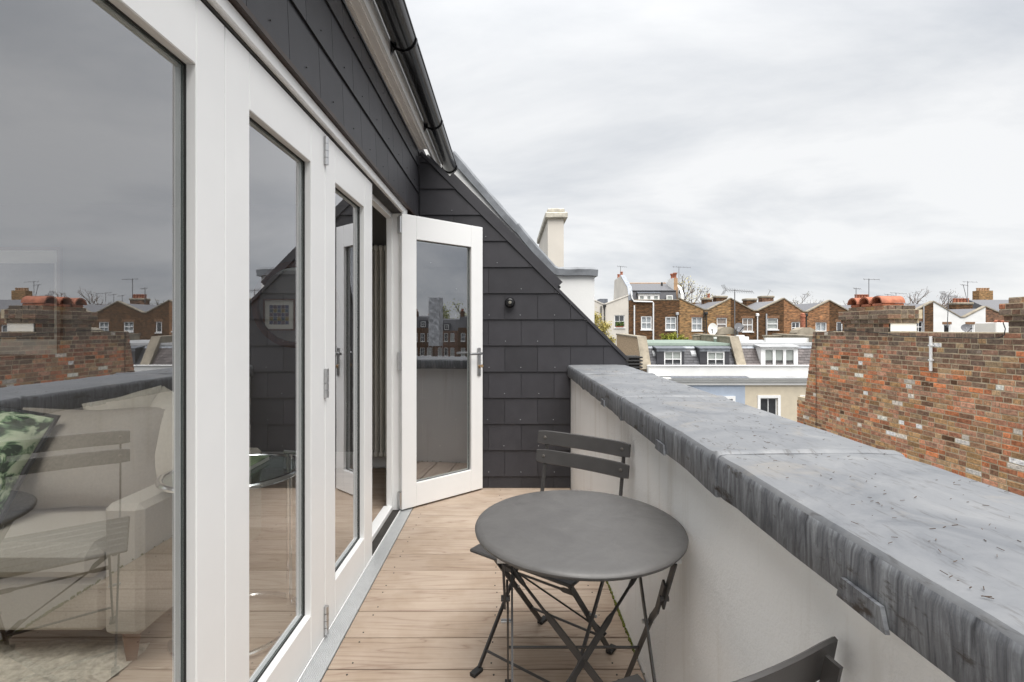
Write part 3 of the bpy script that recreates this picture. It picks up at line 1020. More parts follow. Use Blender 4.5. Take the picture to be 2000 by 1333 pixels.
frm = thing('door_frame', 'white outer frame, dark top track and ribbed aluminium threshold of the folding doors', 'door frame', (-.78, 2, 0))
MB().bbox((-.860, .50, 2.0885), (-.731, 3.52, 2.131), .003).build('head', M['white_paint'], frm)
MB().box((-.812, .595, 2.0795), (-.750, 3.398, 2.0880)).build('track', M['dark_gap'], frm)
MB().box((-.857, .595, 2.05), (-.815, 3.40, 2.0880)).build('head_liner', M['white_paint'], frm)
for (ya, yb) in ((3.400, 3.505), (.50, .598)):
    jb = MB().bbox((-.860, ya + .018, 0.0), (-.742, yb, 2.0880), .003)
    jb.build('jamb', M['white_paint'], frm)
    s0 = ya if ya > 2 else yb
    MB().bbox((-.852, ya + .002, 0.0), (-.815, ya + .0175, 2.0495), .002).build('jamb_bead', M['white_paint'], frm)
MB().bbox((-.875, .598, 0.001), (-.812, 3.41, .034), .003).build('sill', M['white_paint'], frm)
MB().box((-.811, .50, -.03), (-.757, 3.43, .003)).build('floor_channel', M['dark_gap'], frm)
MB().box((-.7565, .50, -.03), (-.7515, 3.43, .012)).build('channel_edge', M['white_paint'], frm)
al = MB()
n_rib = 9
x0, x1 = -.7505, -.6805
pts = []
for k in range(n_rib):
    a = x0 + (x1 - x0) * k / n_rib; d = (x1 - x0) / n_rib
    pts += [(a + d * .05, .0045), (a + d * .62, .0045), (a + d * .70, .0022), (a + d * .95, .0022)]
al.prism([(x0, -2.5, -.03)] + [(x, -2.5, z) for x, z in pts] + [(x1, -2.5, .002), (x1, -2.5, -.03)], (0, 2.5 + END_Y - .012, 0))
al.build('threshold', M['aluminium'], frm)
MB().box((-.772, 3.506, -.03), (-.752, END_Y, 2.131)).build('cover_board', M['slate_trim'], frm)

# ================================================================== inside the room


def pillow(w, h, t, n=14):
    mb = MB(); idx = {}
    for s_ in (1, -1):
        for i in range(n + 1):
            for j in range(n + 1):
                u_, v_ = -1 + 2 * i / n, -1 + 2 * j / n
                e = (1 - abs(u_) ** 3.0) * (1 - abs(v_) ** 3.0)
                k = 1 - .07 * (1 - abs(u_)) * abs(v_) ** 2
                k2 = 1 - .07 * (1 - abs(v_)) * abs(u_) ** 2
                idx[s_, i, j] = len(mb.v)
                mb.v.append(Vector((u_ * w / 2 * k2, s_ * (t / 2 * e ** .6 + .004) + .008 * math.sin(5 * u_ + 3 * v_), v_ * h / 2 * k)))
    for s_ in (1, -1):
        for i in range(n):
            for j in range(n):
                mb.f.append([idx[s_, i, j], idx[s_, i + 1, j], idx[s_, i + 1, j + 1], idx[s_, i, j + 1]]); mb.m.append(0)
    for i in range(n):
        for (a, b_) in (((i, 0), (i + 1, 0)), ((i, n), (i + 1, n)), ((0, i), (0, i + 1)), ((n, i), (n, i + 1))):
            mb.f.append([idx[(1,) + a], idx[(1,) + b_], idx[(-1,) + b_], idx[(-1,) + a]]); mb.m.append(0)
    return mb


sofa = thing('sofa', 'pale linen sofa seen through the nearest door pane', 'sofa', (-2.3, 2.2, 0))
SX0, SX1, SY0, SY1 = -3.35, -1.36, 1.80, 2.70
MB().bbox((SX0 + .17, SY0 + .01, .14), (SX1 - .15, SY1 - .01, .34), .02).build('base', M['fabric'], sofa)
MB().bbox((SX1 - .148, SY0, .13), (SX1, SY1, .62), .022).build('arm', M['fabric'], sofa)
MB().bbox((SX0, SY0, .13), (SX0 + .168, SY1, .62), .022).build('arm', M['fabric'], sofa)
MB().bbox((SX0 + .17, SY1 - .22, .342), (SX1 - .15, SY1, .80), .03).build('back', M['fabric'], sofa)
for a, b_ in ((SX0 + .172, -2.352), (-2.348, SX1 - .152)):
    MB().bbox((a, SY0 - .02, .343), (b_, SY1 - .225, .475), .04).build('seat_cushion', M['fabric'], sofa)
for x in (SX0 + .08, SX1 - .09):
    for yv in (SY0 + .07, SY1 - .07):
        MB().lathe([(.022, 0), (.042, .129)], (x, yv, 0.001), 4).build('leg', M['leg_wood'], sofa)


def botanical():
    m, n, l, b = nt('botanical_print')
    v = coords(n, l, 'Object', (1, 1, 1))
    f = noise(n, l, 7, 5, .6, v, 2.4)
    c = ramp(n, l, f, [(0.42, (.03, .05, .03)), (0.47, (.16, .26, .14)), (0.52, (.50, .58, .40)), (0.7, (.62, .66, .5))])
    l.new(c, b.inputs['Base Color']); b.inputs['Roughness'].default_value = .85
    return m


def put_pillow(name, label, w, h, t, loc, rot, mat_, piping=None):
    th = thing(name, label, 'cushion', loc, 0, 'cushions on the sofa')
    th.rotation_euler = rot
    pillow(w, h, t).build('cover', mat_, th, local=True, smooth=True)
    if piping:
        k = .965
        pp = [(-w / 2, 0, -h / 2), (0, 0, -h / 2 * k), (w / 2, 0, -h / 2), (w / 2 * k, 0, 0), (w / 2, 0, h / 2), (0, 0, h / 2 * k), (-w / 2, 0, h / 2), (-w / 2 * k, 0, 0), (-w / 2, 0, -h / 2)]
        MB().tube(pp, .012, 6).build('piping', piping, th, local=True, smooth=True)


M['linen_dark'] = plain('linen_dark', (.36, .32, .275), .95, var=.12, vscale=90, bmp=.4, bscale=300, spec=.1)
put_pillow('cushion', 'large plain linen back cushion in the sofa corner', .66, .46, .22, (-1.92, 2.22, .69), (R(-22), 0, R(6)), M['linen_dark'])
put_pillow('cushion', 'cream satin cushion leaning on the sofa arm', .44, .42, .17, (-1.61, 2.33, .73), (R(-16), R(16), R(-24)), M['fabric_pale'])
put_pillow('cushion', 'small rumpled cream cushion behind the linen one', .36, .28, .13, (-1.96, 2.50, .80), (R(-10), R(-14), R(12)), M['fabric_pale'])
put_pillow('cushion', 'green botanical print cushion with black piping', .46, .46, .17, (-2.22, 1.97, .74), (R(-26), R(14), R(16)), botanical(), M['rubber'])

# side table: chrome ring, glass top, telescopic posts
tcx, tcy, tz, tr = -1.165, 2.07, .665, .262
stb = thing('side_table', 'round chrome and glass side table with raised handle, seen through the door pane', 'side table', (tcx, tcy, 0))
ring = [(tcx + tr * math.cos(a), tcy + tr * math.sin(a), tz) for a in [2 * math.pi * k / 40 for k in range(41)]]
MB().tube(ring, .0125, 10, caps=False).build('rim', M['chrome'], stb, smooth=True)
MB().lathe([(tr - .013, 0), (tr - .013, .008)], (tcx, tcy, tz - .002), 40).build('glass_top', M['table_glass'], stb)
ring2 = [(tcx + .02 + .24 * math.cos(a), tcy + .24 * math.sin(a), .015) for a in [R(-150) + R(300) * k / 30 for k in range(31)]]
MB().tube(ring2, .0125, 10).build('foot_ring', M['chrome'], stb, smooth=True)
px_, py_ = tcx + .17, tcy + .14
MB().tube([(px_, py_, .02), (px_, py_, .72)], .0125, 10).build('post', M['chrome'], stb, smooth=True)
MB().tube([(px_ - .02, py_, .715), (px_ + .09, py_ - .02, .715)], .011, 10).tube([(px_ + .09, py_ - .02, .715), (px_ + .09, py_ - .02, tz)], .008, 8).build('handle', M['chrome'], stb, smooth=True)
mg = thing('magazine', 'magazine lying on the round glass side table', 'magazine', (tcx - .04, tcy + .02, tz + .007))
MB().bbox((-.11, -.14, 0), (.11, .14, .018), .002).build('pages', M['mount'], mg, local=True)
MB().box((-.112, -.142, .0182), (.112, .142, .0205)).build('cover', plain('magazine_cover', (.2, .26, .15), .4, var=.7, vscale=14), mg, local=True)

rug = MB()
gx, gy = 44, 26
for i in range(gx + 1):
    for j in range(gy + 1):
        ed = min(i, j, gx - i, gy - j)
        rug.v.append(Vector((-3.9 + 2.45 * i / gx + rnd.uniform(-.02, .02), .55 + 1.42 * j / gy + rnd.uniform(-.02, .02), .004 + (rnd.uniform(.012, .035) if ed > 0 else 0))))
for i in range(gx):
    for j in range(gy):
        a = i * (gy + 1) + j
        rug.f.append([a, a + gy + 1, a + gy + 2, a + 1]); rug.m.append(0)
tag(rug.build('rug', M['rug'], smooth=False), 'cream shaggy rug on the floor in front of the sofa', 'rug')

# round mirror and pictures
mc = Vector((-1.96, 4.497, 1.50))
mir = thing('round_mirror', 'round wall mirror with brown rim inside the room', 'mirror', mc)
MB().lathe([(.40, 0), (.40, .03), (.385, .035), (.345, .035), (.343, .012)], mc, 56, (0, -1, 0)).build('rim', M['frame_brown'], mir, smooth=True)
MB().lathe([(.343, .010), (.343, .0165)], mc, 56, (0, -1, 0)).build('mirror_glass', M['mirror'], mir)


def picture(name, label, c, w, h, ny, border, art):
    t = thing(name, label, 'picture', c)
    s_ = ny  # +1 faces +Y, -1 faces -Y
    c = Vector(c); b = border
    for a, b2 in (((-w / 2, -h / 2), (w / 2, -h / 2 + b)), ((-w / 2, h / 2 - b), (w / 2, h / 2)), ((-w / 2, -h / 2 + b), (-w / 2 + b, h / 2 - b)), ((w / 2 - b, -h / 2 + b), (w / 2, h / 2 - b))):
        MB().box((c.x + a[0], c.y, c.z + a[1]), (c.x + b2[0], c.y + s_ * .03, c.z + b2[1])).build('frame', M['frame_brown'], t)
    mt = MB().box((c.x - w / 2 + b, c.y, c.z - h / 2 + b), (c.x + w / 2 - b, c.y + s_ * .012, c.z + h / 2 - b)).build('mount', M['mount'], t)
    art(t, c, s_)
    return t


def art_dark(t, c, s_):
    MB().box((c.x - .33, c.y + s_ * .0121, c.z - .34), (c.x + .33, c.y + s_ * .014, c.z + .36)).build('print', plain('print_dark', (.07, .06, .06), .5, var=.8, vscale=3), t)


tile_m = [plain('print_tile_%d' % k, c_, .6, var=.2, vscale=20) for k, c_ in enumerate(((.10, .11, .19), (.26, .20, .08), (.15, .11, .13), (.10, .14, .19)))]


def art_grid(t, c, s_):
    for i in range(5):
        for j in range(5):
            x = c.x - .205 + i * .082; z = c.z - .205 + j * .082
            MB().box((x, c.y + s_ * .0121, z), (x + .076, c.y + s_ * .0135, z + .076)).build('print_square', tile_m[(i * 2 + j) % 4], t)


picture('picture', 'large framed picture with white mount behind the nearest pane', (-4.52, 4.499, 1.52), .80, 1.02, -1, .03, art_dark)
picture('picture', 'framed grid of coloured squares, reflected in the round mirror', (-4.78, -1.199, 1.58), .66, .66, 1, .03, art_grid)

# column radiator
rx, ry = -1.20, 4.44
rad = thing('radiator', 'tall cream column radiator just inside the open door', 'radiator', (rx, ry, .1))
for k in range(-3, 4):
    xk = rx + k * .046
    cl_ = MB()
    for yo in (-.03, .03):
        cl_.tube([(xk, ry + yo, .14), (xk, ry + yo, 2.0)], .013, 10)
    cl_.bbox((xk - .019, ry - .048, .115), (xk + .019, ry + .048, .165), .01).bbox((xk - .019, ry - .048, 1.985), (xk + .019, ry + .048, 2.035), .01)
    cl_.build('column', M['radiator'], rad, smooth=True)
MB().tube([(rx - .12, ry, .14), (rx - .12, ry, .0)], .008, 8).build('feed_pipe', M['chrome'], rad)

# ================================================================== bistro table
TX, TY, TZ, TRr = .2015, 1.400, .712, .2975
tb = thing('bistro_table', 'round dark grey metal folding bistro table', 'table', (TX, TY, 0))
pf = [(.05, .0035), (.20, .0035), (TRr - .02, .0025), (TRr - .008, .0005), (TRr - .002, -.003), (TRr, -.007), (TRr - .001, -.012), (TRr - .004, -.0155), (TRr - .008, -.016), (TRr - .012, -.013), (TRr - .014, -.004), (.05, -.003)]
MB().lathe([(.0005, .0035)] + pf + [(.0005, -.003)], (TX, TY, TZ), 96).build('table_top', M['table_top'] if 'table_top' in M else M['dark_metal'], tb, smooth=True)
hw = .215
for s_ in (-1, 1):
    xa = TX + s_ * hw; sd_ = (0, 1, 1)
    # frame with the cranked upper ends: top near, foot far
    MB().bar([(xa, 1.215, .690), (xa - s_ * .004, 1.285, .560), (xa - s_ * .004, 1.30, .53)], (0, 1, .5), .018, .006).build('upper_link', M['dark_metal'], tb)
    lg = MB().bar([(xa - s_ * .010, 1.268, .610), (xa - s_ * .012, 1.325, .505), (xa - s_ * .012, 1.375, .455), (xa - s_ * .012, 1.715, .012)], (0, 1, .6), .018, .006).build('leg', M['dark_metal'], tb)
    MB().bar([(xa - s_ * .012, 1.705, .006), (xa - s_ * .012, 1.752, .006)], (1, 0, 0), .022, .010).build('foot_pad', M['rubber'], lg)
    MB().lathe([(.008, -.012), (.008, .012)], (xa - s_ * .006, 1.285, .56), 10, (1, 0, 0)).build('latch_bolt', M['dark_metal'], tb)
    MB().bar([(xa, 1.21, .694), (xa, 1.245, .694)], (1, 0, 0), .03, .012).build('top_bracket', M['steel'], tb)
    # straight frame: top far, foot near
    xb = xa - s_ * .024
    lg = MB().bar([(xb, 1.56, .690), (xb, 1.09, .012)], (0, 1, .6), .016, .006).build('leg', M['dark_metal'], tb)
    MB().bar([(xb, 1.10, .006), (xb, 1.055, .006)], (1, 0, 0), .022, .010).build('foot_pad', M['rubber'], lg)
    MB().lathe([(.006, -.020), (.006, .014)], (xa - s_ * .012, 1.398, .432), 10, (1, 0, 0)).build('pivot', M['steel'], tb)
MB().bar([(TX - hw + .015, 1.503, .288), (TX + hw - .015, 1.503, .288)], (0, 1, -1), .016, .005).build('stretcher', M['dark_metal'], tb)
MB().bar([(TX - hw + .03, 1.55, .682), (TX + hw - .03, 1.55, .682)], (0, 1, 0), .016, .006).build('top_rail', M['dark_metal'], tb)
MB().bar([(TX - hw, 1.225, .683), (TX + hw, 1.225, .683)], (0, 1, 0), .016, .006).build('top_rail', M['dark_metal'], tb)


def by(z):        # y on the straight frame at height z
    return 1.09 + .47 * (z - .012) / .678


for s_, off in ((1, 0), (-1, .007)):
    xe = hw - .026
    pth, ws, ts = [], [], []
    for t, w_, k_ in ((-1, .016, .005), (-.86, .016, .005), (-.80, .006, .006), (-.52, .006, .006), (-.44, .021, .005), (0, .022, .005), (.44, .021, .005), (.52, .006, .006), (.80, .006, .006), (.86, .016, .005), (1, .016, .005)):
        z = .365 - t * .185
        pth.append((TX + s_ * t * xe, by(z) - .004 - off, z)); ws.append(w_); ts.append(k_)
    MB().bar(pth, (0, 0, 1), ws, ts).build('cross_brace', M['dark_metal'], tb)


# ================================================================== bistro chairs
def chair(label, loc, rz, W=.42):
    t = thing('bistro_chair', label, 'chair', loc, rz, 'dark folding bistro chairs')
    m = M['dark_metal']
    hwid = W / 2
    ins = hwid - .035
    # back: two bowed slats on the uprights (front of the chair is local +y)
    ba = R(9)
    for z0 in (.758, .677):
        rows = []
        nn = 12
        for i in range(nn + 1):
            u_ = -1 + 2 * i / nn
            bow = .018 * (u_ * u_) - .012
            yc = -.205 - (z0 + .03 - .45) * math.tan(ba) + bow
            hh = .0605 if abs(u_) < .97 else .052
            z_a = z0 + (.0605 - hh) / 2
            sec = [(yc - .0045, z_a + .003), (yc - .0045 - hh * math.sin(ba), z_a + hh - .003), (yc - hh * math.sin(ba), z_a + hh), (yc + .0045 - hh * math.sin(ba), z_a + hh - .003), (yc + .0045, z_a + .003), (yc, z_a)]
            rows.append([Vector((u_ * hwid, a, b_)) for a, b_ in sec])
        mb = MB(); mb.v = [v for r_ in rows for v in r_]
        for i in range(nn):
            for j in range(6):
                mb.f.append([i * 6 + j, i * 6 + (j + 1) % 6, (i + 1) * 6 + (j + 1) % 6, (i + 1) * 6 + j]); mb.m.append(0)
        mb.f += [list(range(6)), [nn * 6 + j for j in range(6)]]; mb.m += [0, 0]
        sl_ = mb.build('back_slat', m, t, local=True, smooth=True)
        for s_ in (-1, 1):
            u_ = s_ * ins / hwid
            yc = -.205 - (z0 + .03 - .45) * math.tan(ba) + .018 * u_ * u_ - .012 - .03 * math.sin(ba)
            MB().lathe([(.0075, 0), (.0065, .003), (.002, .0045)], (s_ * ins, yc + .0045, z0 + .031), 12, (0, 1, 0)).build('rivet', M['rivet'], sl_, local=True, smooth=True)
    # seat slats
    ns = 6
    for k in range(ns):
        y0 = -.195 + k * .0685
        MB().bbox((-hwid, y0, .439), (hwid, y0 + .0645, .452), .005).build('seat_slat', m, t, local=True)
    for s_ in (-1, 1):
        MB().box((s_ * (ins - .004) - .008, -.18, .428), (s_ * (ins - .004) + .008, .19, .4385)).build('seat_bearer', m, t, local=True)
        # uprights: back top -> front foot
        lg = MB().bar([(s_ * ins, -.283, .800), (s_ * ins, -.232, .545), (s_ * ins, -.206, .470), (s_ * ins, .195, .016)], (0, 1, .4), [.022, .020, .017, .017], .007).build('leg', m, t, local=True)
        MB().bar([(s_ * ins, .188, .007), (s_ * ins, .235, .007)], (1, 0, 0), .024, .012).build('foot_pad', M['rubber'], lg, local=True)
        # rear legs: seat front -> rear foot
        xb = s_ * (ins - .022)
        lg = MB().bar([(xb, .150, .430), (xb, -.185, .016)], (0, 1, .6), .020, .007).build('leg', m, t, local=True)
        MB().bar([(xb, -.180, .007), (xb, -.228, .007)], (1, 0, 0), .024, .012).build('foot_pad', M['rubber'], lg, local=True)
        MB().lathe([(.006, -.02), (.006, .02)], (s_ * (ins - .011), -.015, .236), 8, (1, 0, 0)).build('pivot', M['steel'], t, local=True)
    xr = ins - .022
    MB().tube([(-ins, .158, .058), (ins, .158, .058)], .0048, 8).build('stretcher', m, t, local=True, smooth=True)
    MB().tube([(-xr, -.115, .103), (xr, -.115, .103)], .0048, 8).build('stretcher', m, t, local=True, smooth=True)
    MB().bar([(-xr, .085, .35), (-xr * .7, .085, .35), (-xr * .62, .085, .35), (xr * .62, .085, .35), (xr * .7, .085, .35), (xr, .085, .35)], (0, 0, 1), [.016, .016, .007, .007, .016, .016], .005).build('seat_brace', m, t, local=True)
    MB().bar([(xr, .145, .425), (xr * .72, .10, .375), (xr * .62, .08, .35), (-xr * .62, -.10, .155), (-xr * .74, -.12, .14), (-xr, -.15, .09)], (0, 0, 1), [.018, .018, .006, .006, .018, .018], .005).build('cross_brace', m, t, local=True)
    return t


def face(fx, fy):
    return math.atan2(fy, fx) - R(90)


chair('dark grey folding chair standing behind the round table at the parapet', (.155, 1.855, 0), face(-.60, -.80), .435)
chair('dark grey folding chair nearest to us, only its back and seat corner in view', (.193, .886, 0), face(-.37, .92), .42)

# ================================================================== old brick wall across the gap
WX = 6.40
bw = thing('brick_wall', 'weathered multicoloured brick party wall with two chimney stacks across the gap', 'brick wall', (WX + .2, 8, -9))
RED = [(.30, .115, .07), (.36, .14, .08), (.26, .12, .085), (.38, .19, .13), (.42, .25, .185), (.34, .20, .145)]
ORG = [(.50, .17, .075), (.46, .16, .075)]
TAN = [(.34, .225, .11), (.29, .19, .10), (.38, .28, .17)]
BRN = [(.17, .10, .07), (.14, .088, .065), (.21, .13, .09), (.17, .12, .095)]
GRY = [(.13, .105, .085), (.16, .13, .105), (.105, .085, .07), (.19, .15, .115)]
BLK = [(.018, .016, .015), (.03, .024, .02)]
WHT = [(.68, .65, .61), (.58, .53, .47)]


def brick_colour(yv, z):
    stain = 0.0
    if z > .95: stain = .75
    elif z > .60 and yv < 8.1: stain = .55
    elif z > .45 and yv < 8.0: stain = .25
    if z > 1.10: stain = .92
    r_ = rnd.random()
    if r_ < stain:
        return rnd.choice(GRY + BRN)
    r_ = rnd.random()
    if r_ < .05: return rnd.choice(WHT)
    if r_ < .125: return rnd.choice(BLK + BRN)
    if r_ < .22: return rnd.choice(ORG)
    if r_ < .46: return rnd.choice(TAN)
    if r_ < .57: return rnd.choice(BRN)
    a_, b_ = rnd.choice(RED), rnd.choice(RED + TAN + ORG)
    return tuple((p_ + q_) / 2 for p_, q_ in zip(a_, b_))


def far_end(z):
    if z < -.28: return 10.78
    return 10.20 + (1.25 - z) / 1.71 * .34


CH, BT = .0752, 1.232
bricks = []          # (yc, z, length, xface)


def run(y0, y1, z, xf):
    y_ = y0
    while y_ < y1 - .03:
        L = .208 if rnd.random() < .52 else .100
        L *= rnd.uniform(.95, 1.04)
        if y1 - (y_ + L) < .05: L = y1 - y_
        bricks.append((y_ + L / 2, z, L, xf))
        y_ += L + rnd.uniform(.011, .017)


z = BT - CH
while z > -1.1:
    run(3.20 + rnd.uniform(0, .12), far_end(z + .03), z, WX)
    z -= CH
# stacks
S1, S2 = (8.19, 9.27), (5.30, 6.22)
stack_rows = []
for k, pr in enumerate((0, 0, .035, .065, .065, .0)):
    stack_rows.append((BT + k * CH, S1, pr))
for k, pr in enumerate((0, 0, .03, .06, .06, 0)):
    stack_rows.append((BT + k * CH, S2, pr))
for z_, (a, b_), pr in stack_rows:
    inset = .05 if (pr == 0 and z_ > BT + 4.5 * CH and a == S1[0]) else 0
    run(a - pr + inset, b_ + pr - inset, z_, WX - pr + inset)

sh_b = [MB().bbox((-.004, -.5, 0), (.05, .5, .0605), .004) for _ in range(4)]
br_me = []
for mb in sh_b:
    for v in mb.v:
        v.x += rnd.uniform(-.0025, .0015); v.y += rnd.uniform(-.010, .010); v.z += rnd.uniform(-.002, .002)
    br_me.append(mb.mesh('brick', M['brick']))
vis = sorted([b_ for b_ in bricks if b_[0] > 6.02 and b_[1] > -.80], key=lambda b_: b_[0])
single = set(id(b_) for b_ in vis[:300])
rest, rest_c = MB(), []
for b_ in bricks:
    yc, z_, L, xf = b_
    col = brick_colour(yc, z_)
    mean_ = (.42, .215, .115) if z_ < .75 else (.23, .155, .11)
    if max(col) < .55: col = tuple(c * .76 + m_ * .24 for c, m_ in zip(col, mean_))
    jit = rnd.uniform(.95, 1.7)
    col = tuple(min(.85, c * jit) for c in col)
    if id(b_) in single:
        piece('brick', rnd.choice(br_me), bw, (xf + rnd.uniform(-.002, .002), yc, z_ + rnd.uniform(-.002, .002)), (rnd.uniform(-.009, .009), 0, rnd.uniform(-.006, .006)), (1, L, 1), col)
    else:
        j = rnd.uniform(-.003, .003)
        rest.box((xf - .004 + j, yc - L / 2, z_), (xf + .05, yc + L / 2, z_ + .0605)); rest_c += [col] * 6
# bricks on the stack ends that face the viewer
for z_, (a, b_), pr in stack_rows:
    x_ = WX - pr + .004
    while x_ < WX + .44:
        L = .215 if rnd.random() < .5 else .104
        L = min(L, WX + .45 - x_)
        if not (a == S1[0] and z_ < BT + 1.5 * CH):
            rest.box((x_, a - pr - .006, z_), (x_ + L, a - pr + .04, z_ + .064)); rest_c += [brick_colour(9, 1.2)] * 6
        x_ += L + .01
z_ = BT - CH
while z_ > -1.1:
    x_ = WX + .004
    while x_ < WX + .44:
        L = min(.208 if rnd.random() < .5 else .1, WX + .445 - x_)
        rest.box((x_, 3.194, z_), (x_ + L, 3.24, z_ + .0605)); rest_c += [brick_colour(7, z_)] * 6
        x_ += L + .013
    z_ -= CH
rest.build('brick_rows', M['brick_rows'], bw, kind='stuff', colors=rest_c)
prof = [(3.20, -9), (10.76, -9), (10.76, -.21), (10.50, -.21), (10.185, BT + .0), (3.20, BT + .0)]
MB().prism([(WX, yv, zv) for yv, zv in prof], (.45, 0, 0)).build('mortar_core', M['mortar'], bw)
core = MB()
for z_, (a, b_), pr in stack_rows:
    inset = .05 if (pr == 0 and z_ > BT + 4.5 * CH and a == S1[0]) else 0
    core.box((WX - pr + inset, a - pr + inset, z_ - .004), (WX + .45 + pr - inset, b_ + pr - inset, z_ + CH - .005))
core.build('stack_core', M['mortar'], bw)
MB().bbox((WX + .02, S1[0] - .022, BT + .004), (WX + .46, S1[0] - .003, BT + 2 * CH - .008), .004).build('white_render', M['white_wall'], bw)
# half-round terracotta hoods on the first stack
S1T = BT + 6 * CH
for k, yc in enumerate((9.03, 8.76, 8.49)):
    po = [(yc + .132 * math.cos(t), S1T + .045 + .128 * math.sin(t)) for t in [math.pi * i / 12 for i in range(13)]]
    pi_ = [(yc + .108 * math.cos(t), S1T + .045 + .104 * math.sin(t)) for t in [math.pi - math.pi * i / 12 for i in range(13)]]
    hd = MB().prism([(WX - .02 + k * .02, a, b_) for a, b_ in po + pi_], (.40, 0, 0)).build('chimney_hood', M['terracotta'], bw, smooth=True)
    MB().bbox((WX + .03, yc - .115, S1T - .004), (WX + .42, yc + .115, S1T + .042), .01).build('hood_base', M['terracotta'], bw)
wp = thing('white_pipe', 'short white plastic pipe upright on the brick wall', 'pipe', (WX - .03, 7.33, .645))
MB().lathe([(.021, 0), (.021, .52), (.014, .521), (.014, .515)], (WX - .035, 7.33, .645), 14).build('tube', M['white_paint'], wp, smooth=True)
MB().box((WX - .055, 7.30, .80), (WX - .012, 7.36, .82)).build('clip', M['white_paint'], wp)
MB().box((WX - .055, 7.30, 1.02), (WX - .012, 7.36, 1.04)).build('clip', M['white_paint'], wp)


def cable(label, pts, r=.006):
    tag(MB().tube(pts, r, 6).build('cable', M['iron'], smooth=True), label, 'cable', 'cables on the brick wall')


cable('black cable sagging along the top of the brick wall', [(WX - .03, 10.1, 1.20), (WX - .03, 9.6, 1.235), (WX - .03, 9.25, 1.26), (WX - .03, 8.9, 1.235), (WX - .03, 8.3, 1.21), (WX - .03, 7.9, 1.16), (WX - .03, 7.2, 1.155), (WX - .03, 6.6, 1.15), (WX - .03, 6.32, 1.16), (WX - .03, 6.25, 1.20), (WX - .03, 6.235, 1.28), (WX - .035, 6.26, 1.36)])
cable('thin black cable running straight down the far end of the brick wall', [(WX - .025, 10.08, 1.20), (WX - .025, 10.08, .2), (WX - .025, 10.08, -1.0)], .006)
# white painted stack just behind the wall
ws_ = thing('white_stack', 'small white painted chimney stack peeping over the brick wall at right', 'chimney', (8.7, 8.7, -9))
MB().bbox((8.62, 8.6, -9), (8.86, 9.0, 1.395), .01).build('stack', M['white_wall'], ws_)
for xk in (8.675, 8.80):
    po = [(xk + .05 * math.cos(t), 1.396 + .045 * math.sin(t)) for t in [math.pi * i / 10 for i in range(11)]]
    pi_ = [(xk + .036 * math.cos(t), 1.396 + .032 * math.sin(t)) for t in [math.pi - math.pi * i / 10 for i in range(11)]]
    MB().prism([(a, 8.6, b_) for a, b_ in po + pi_], (0, .05, 0)).build('hood', M['terracotta'], ws_, smooth=True)
# black louvred cowl behind the coping
fl0, fl1 = q(1226, 694, 9.0), q(1254, 720, 9.0)
cw = thing('flue_cowl', 'black louvred flue cowl rising behind the far end of the coping', 'flue', ((fl0.x + fl1.x) / 2, 9.1, -9))
MB().box((fl0.x - .1, 9.0, -9), (fl1.x + .1, 9.5, fl1.z - .12)).build('shaft', M['pebble'], cw)
MB().box((fl0.x + .03, 9.05, fl1.z - .119), (fl1.x - .03, 9.30, fl0.z - .02)).build('core', M['dark_gap'], cw)
for k in range(5):
    zz = fl1.z - .06 + k * .062
    MB().bbox((fl0.x - .005 * k % .01, 9.0, zz), (fl1.x + .015, 9.34, zz + .028), .004).build('louvre', M['iron'], cw)


# ================================================================== builders for houses
class Fr:
    def __init__(s, O, U, N):
        s.O, s.U, s.N = Vector(O), Vector(U), Vector(N)

    def p(s, u_, v_, d=0.0):
        return s.O + s.U * u_ + Vector((0, 0, v_)) - s.N * d


def fbox(mb, fr, u0, v0, d0, u1, v1, d1):
    P = [fr.p(a, b_, c) for c in (d0, d1) for a, b_ in ((u0, v0), (u1, v0), (u1, v1), (u0, v1))]
    return mb.add(P, [(0, 1, 2, 3), (7, 6, 5, 4), (0, 4, 5, 1), (1, 5, 6, 2), (2, 6, 7, 3), (3, 7, 4, 0)])


def wall_mesh(fr, outer, holes, depth=.3, rev=.14):
    mb = MB()
    loops = [[Vector((a, b_, 0)) for a, b_ in outer]]
    for (a, b_, c, d) in holes:
        loops.append([Vector((a, b_, 0)), Vector((a, d, 0)), Vector((c, d, 0)), Vector((c, b_, 0))])
    flat = [v for L in loops for v in L]
    tris = tessellate_polygon(loops)
    mb.add([fr.p(v.x, v.y) for v in flat], [list(t) for t in tris])
    n_ = len(outer)
    mb.add([fr.p(a, b_) for a, b_ in outer] + [fr.p(a, b_, depth) for a, b_ in outer],
           [[i, (i + 1) % n_, (i + 1) % n_ + n_, i + n_] for i in range(n_)])
    for (a, b_, c, d) in holes:
        mb.add([fr.p(a, b_), fr.p(c, b_), fr.p(c, d), fr.p(a, d), fr.p(a, b_, rev), fr.p(c, b_, rev), fr.p(c, d, rev), fr.p(a, d, rev)],
               [(0, 1, 5, 4), (1, 2, 6, 5), (2, 3, 7, 6), (3, 0, 4, 7)])
    return mb


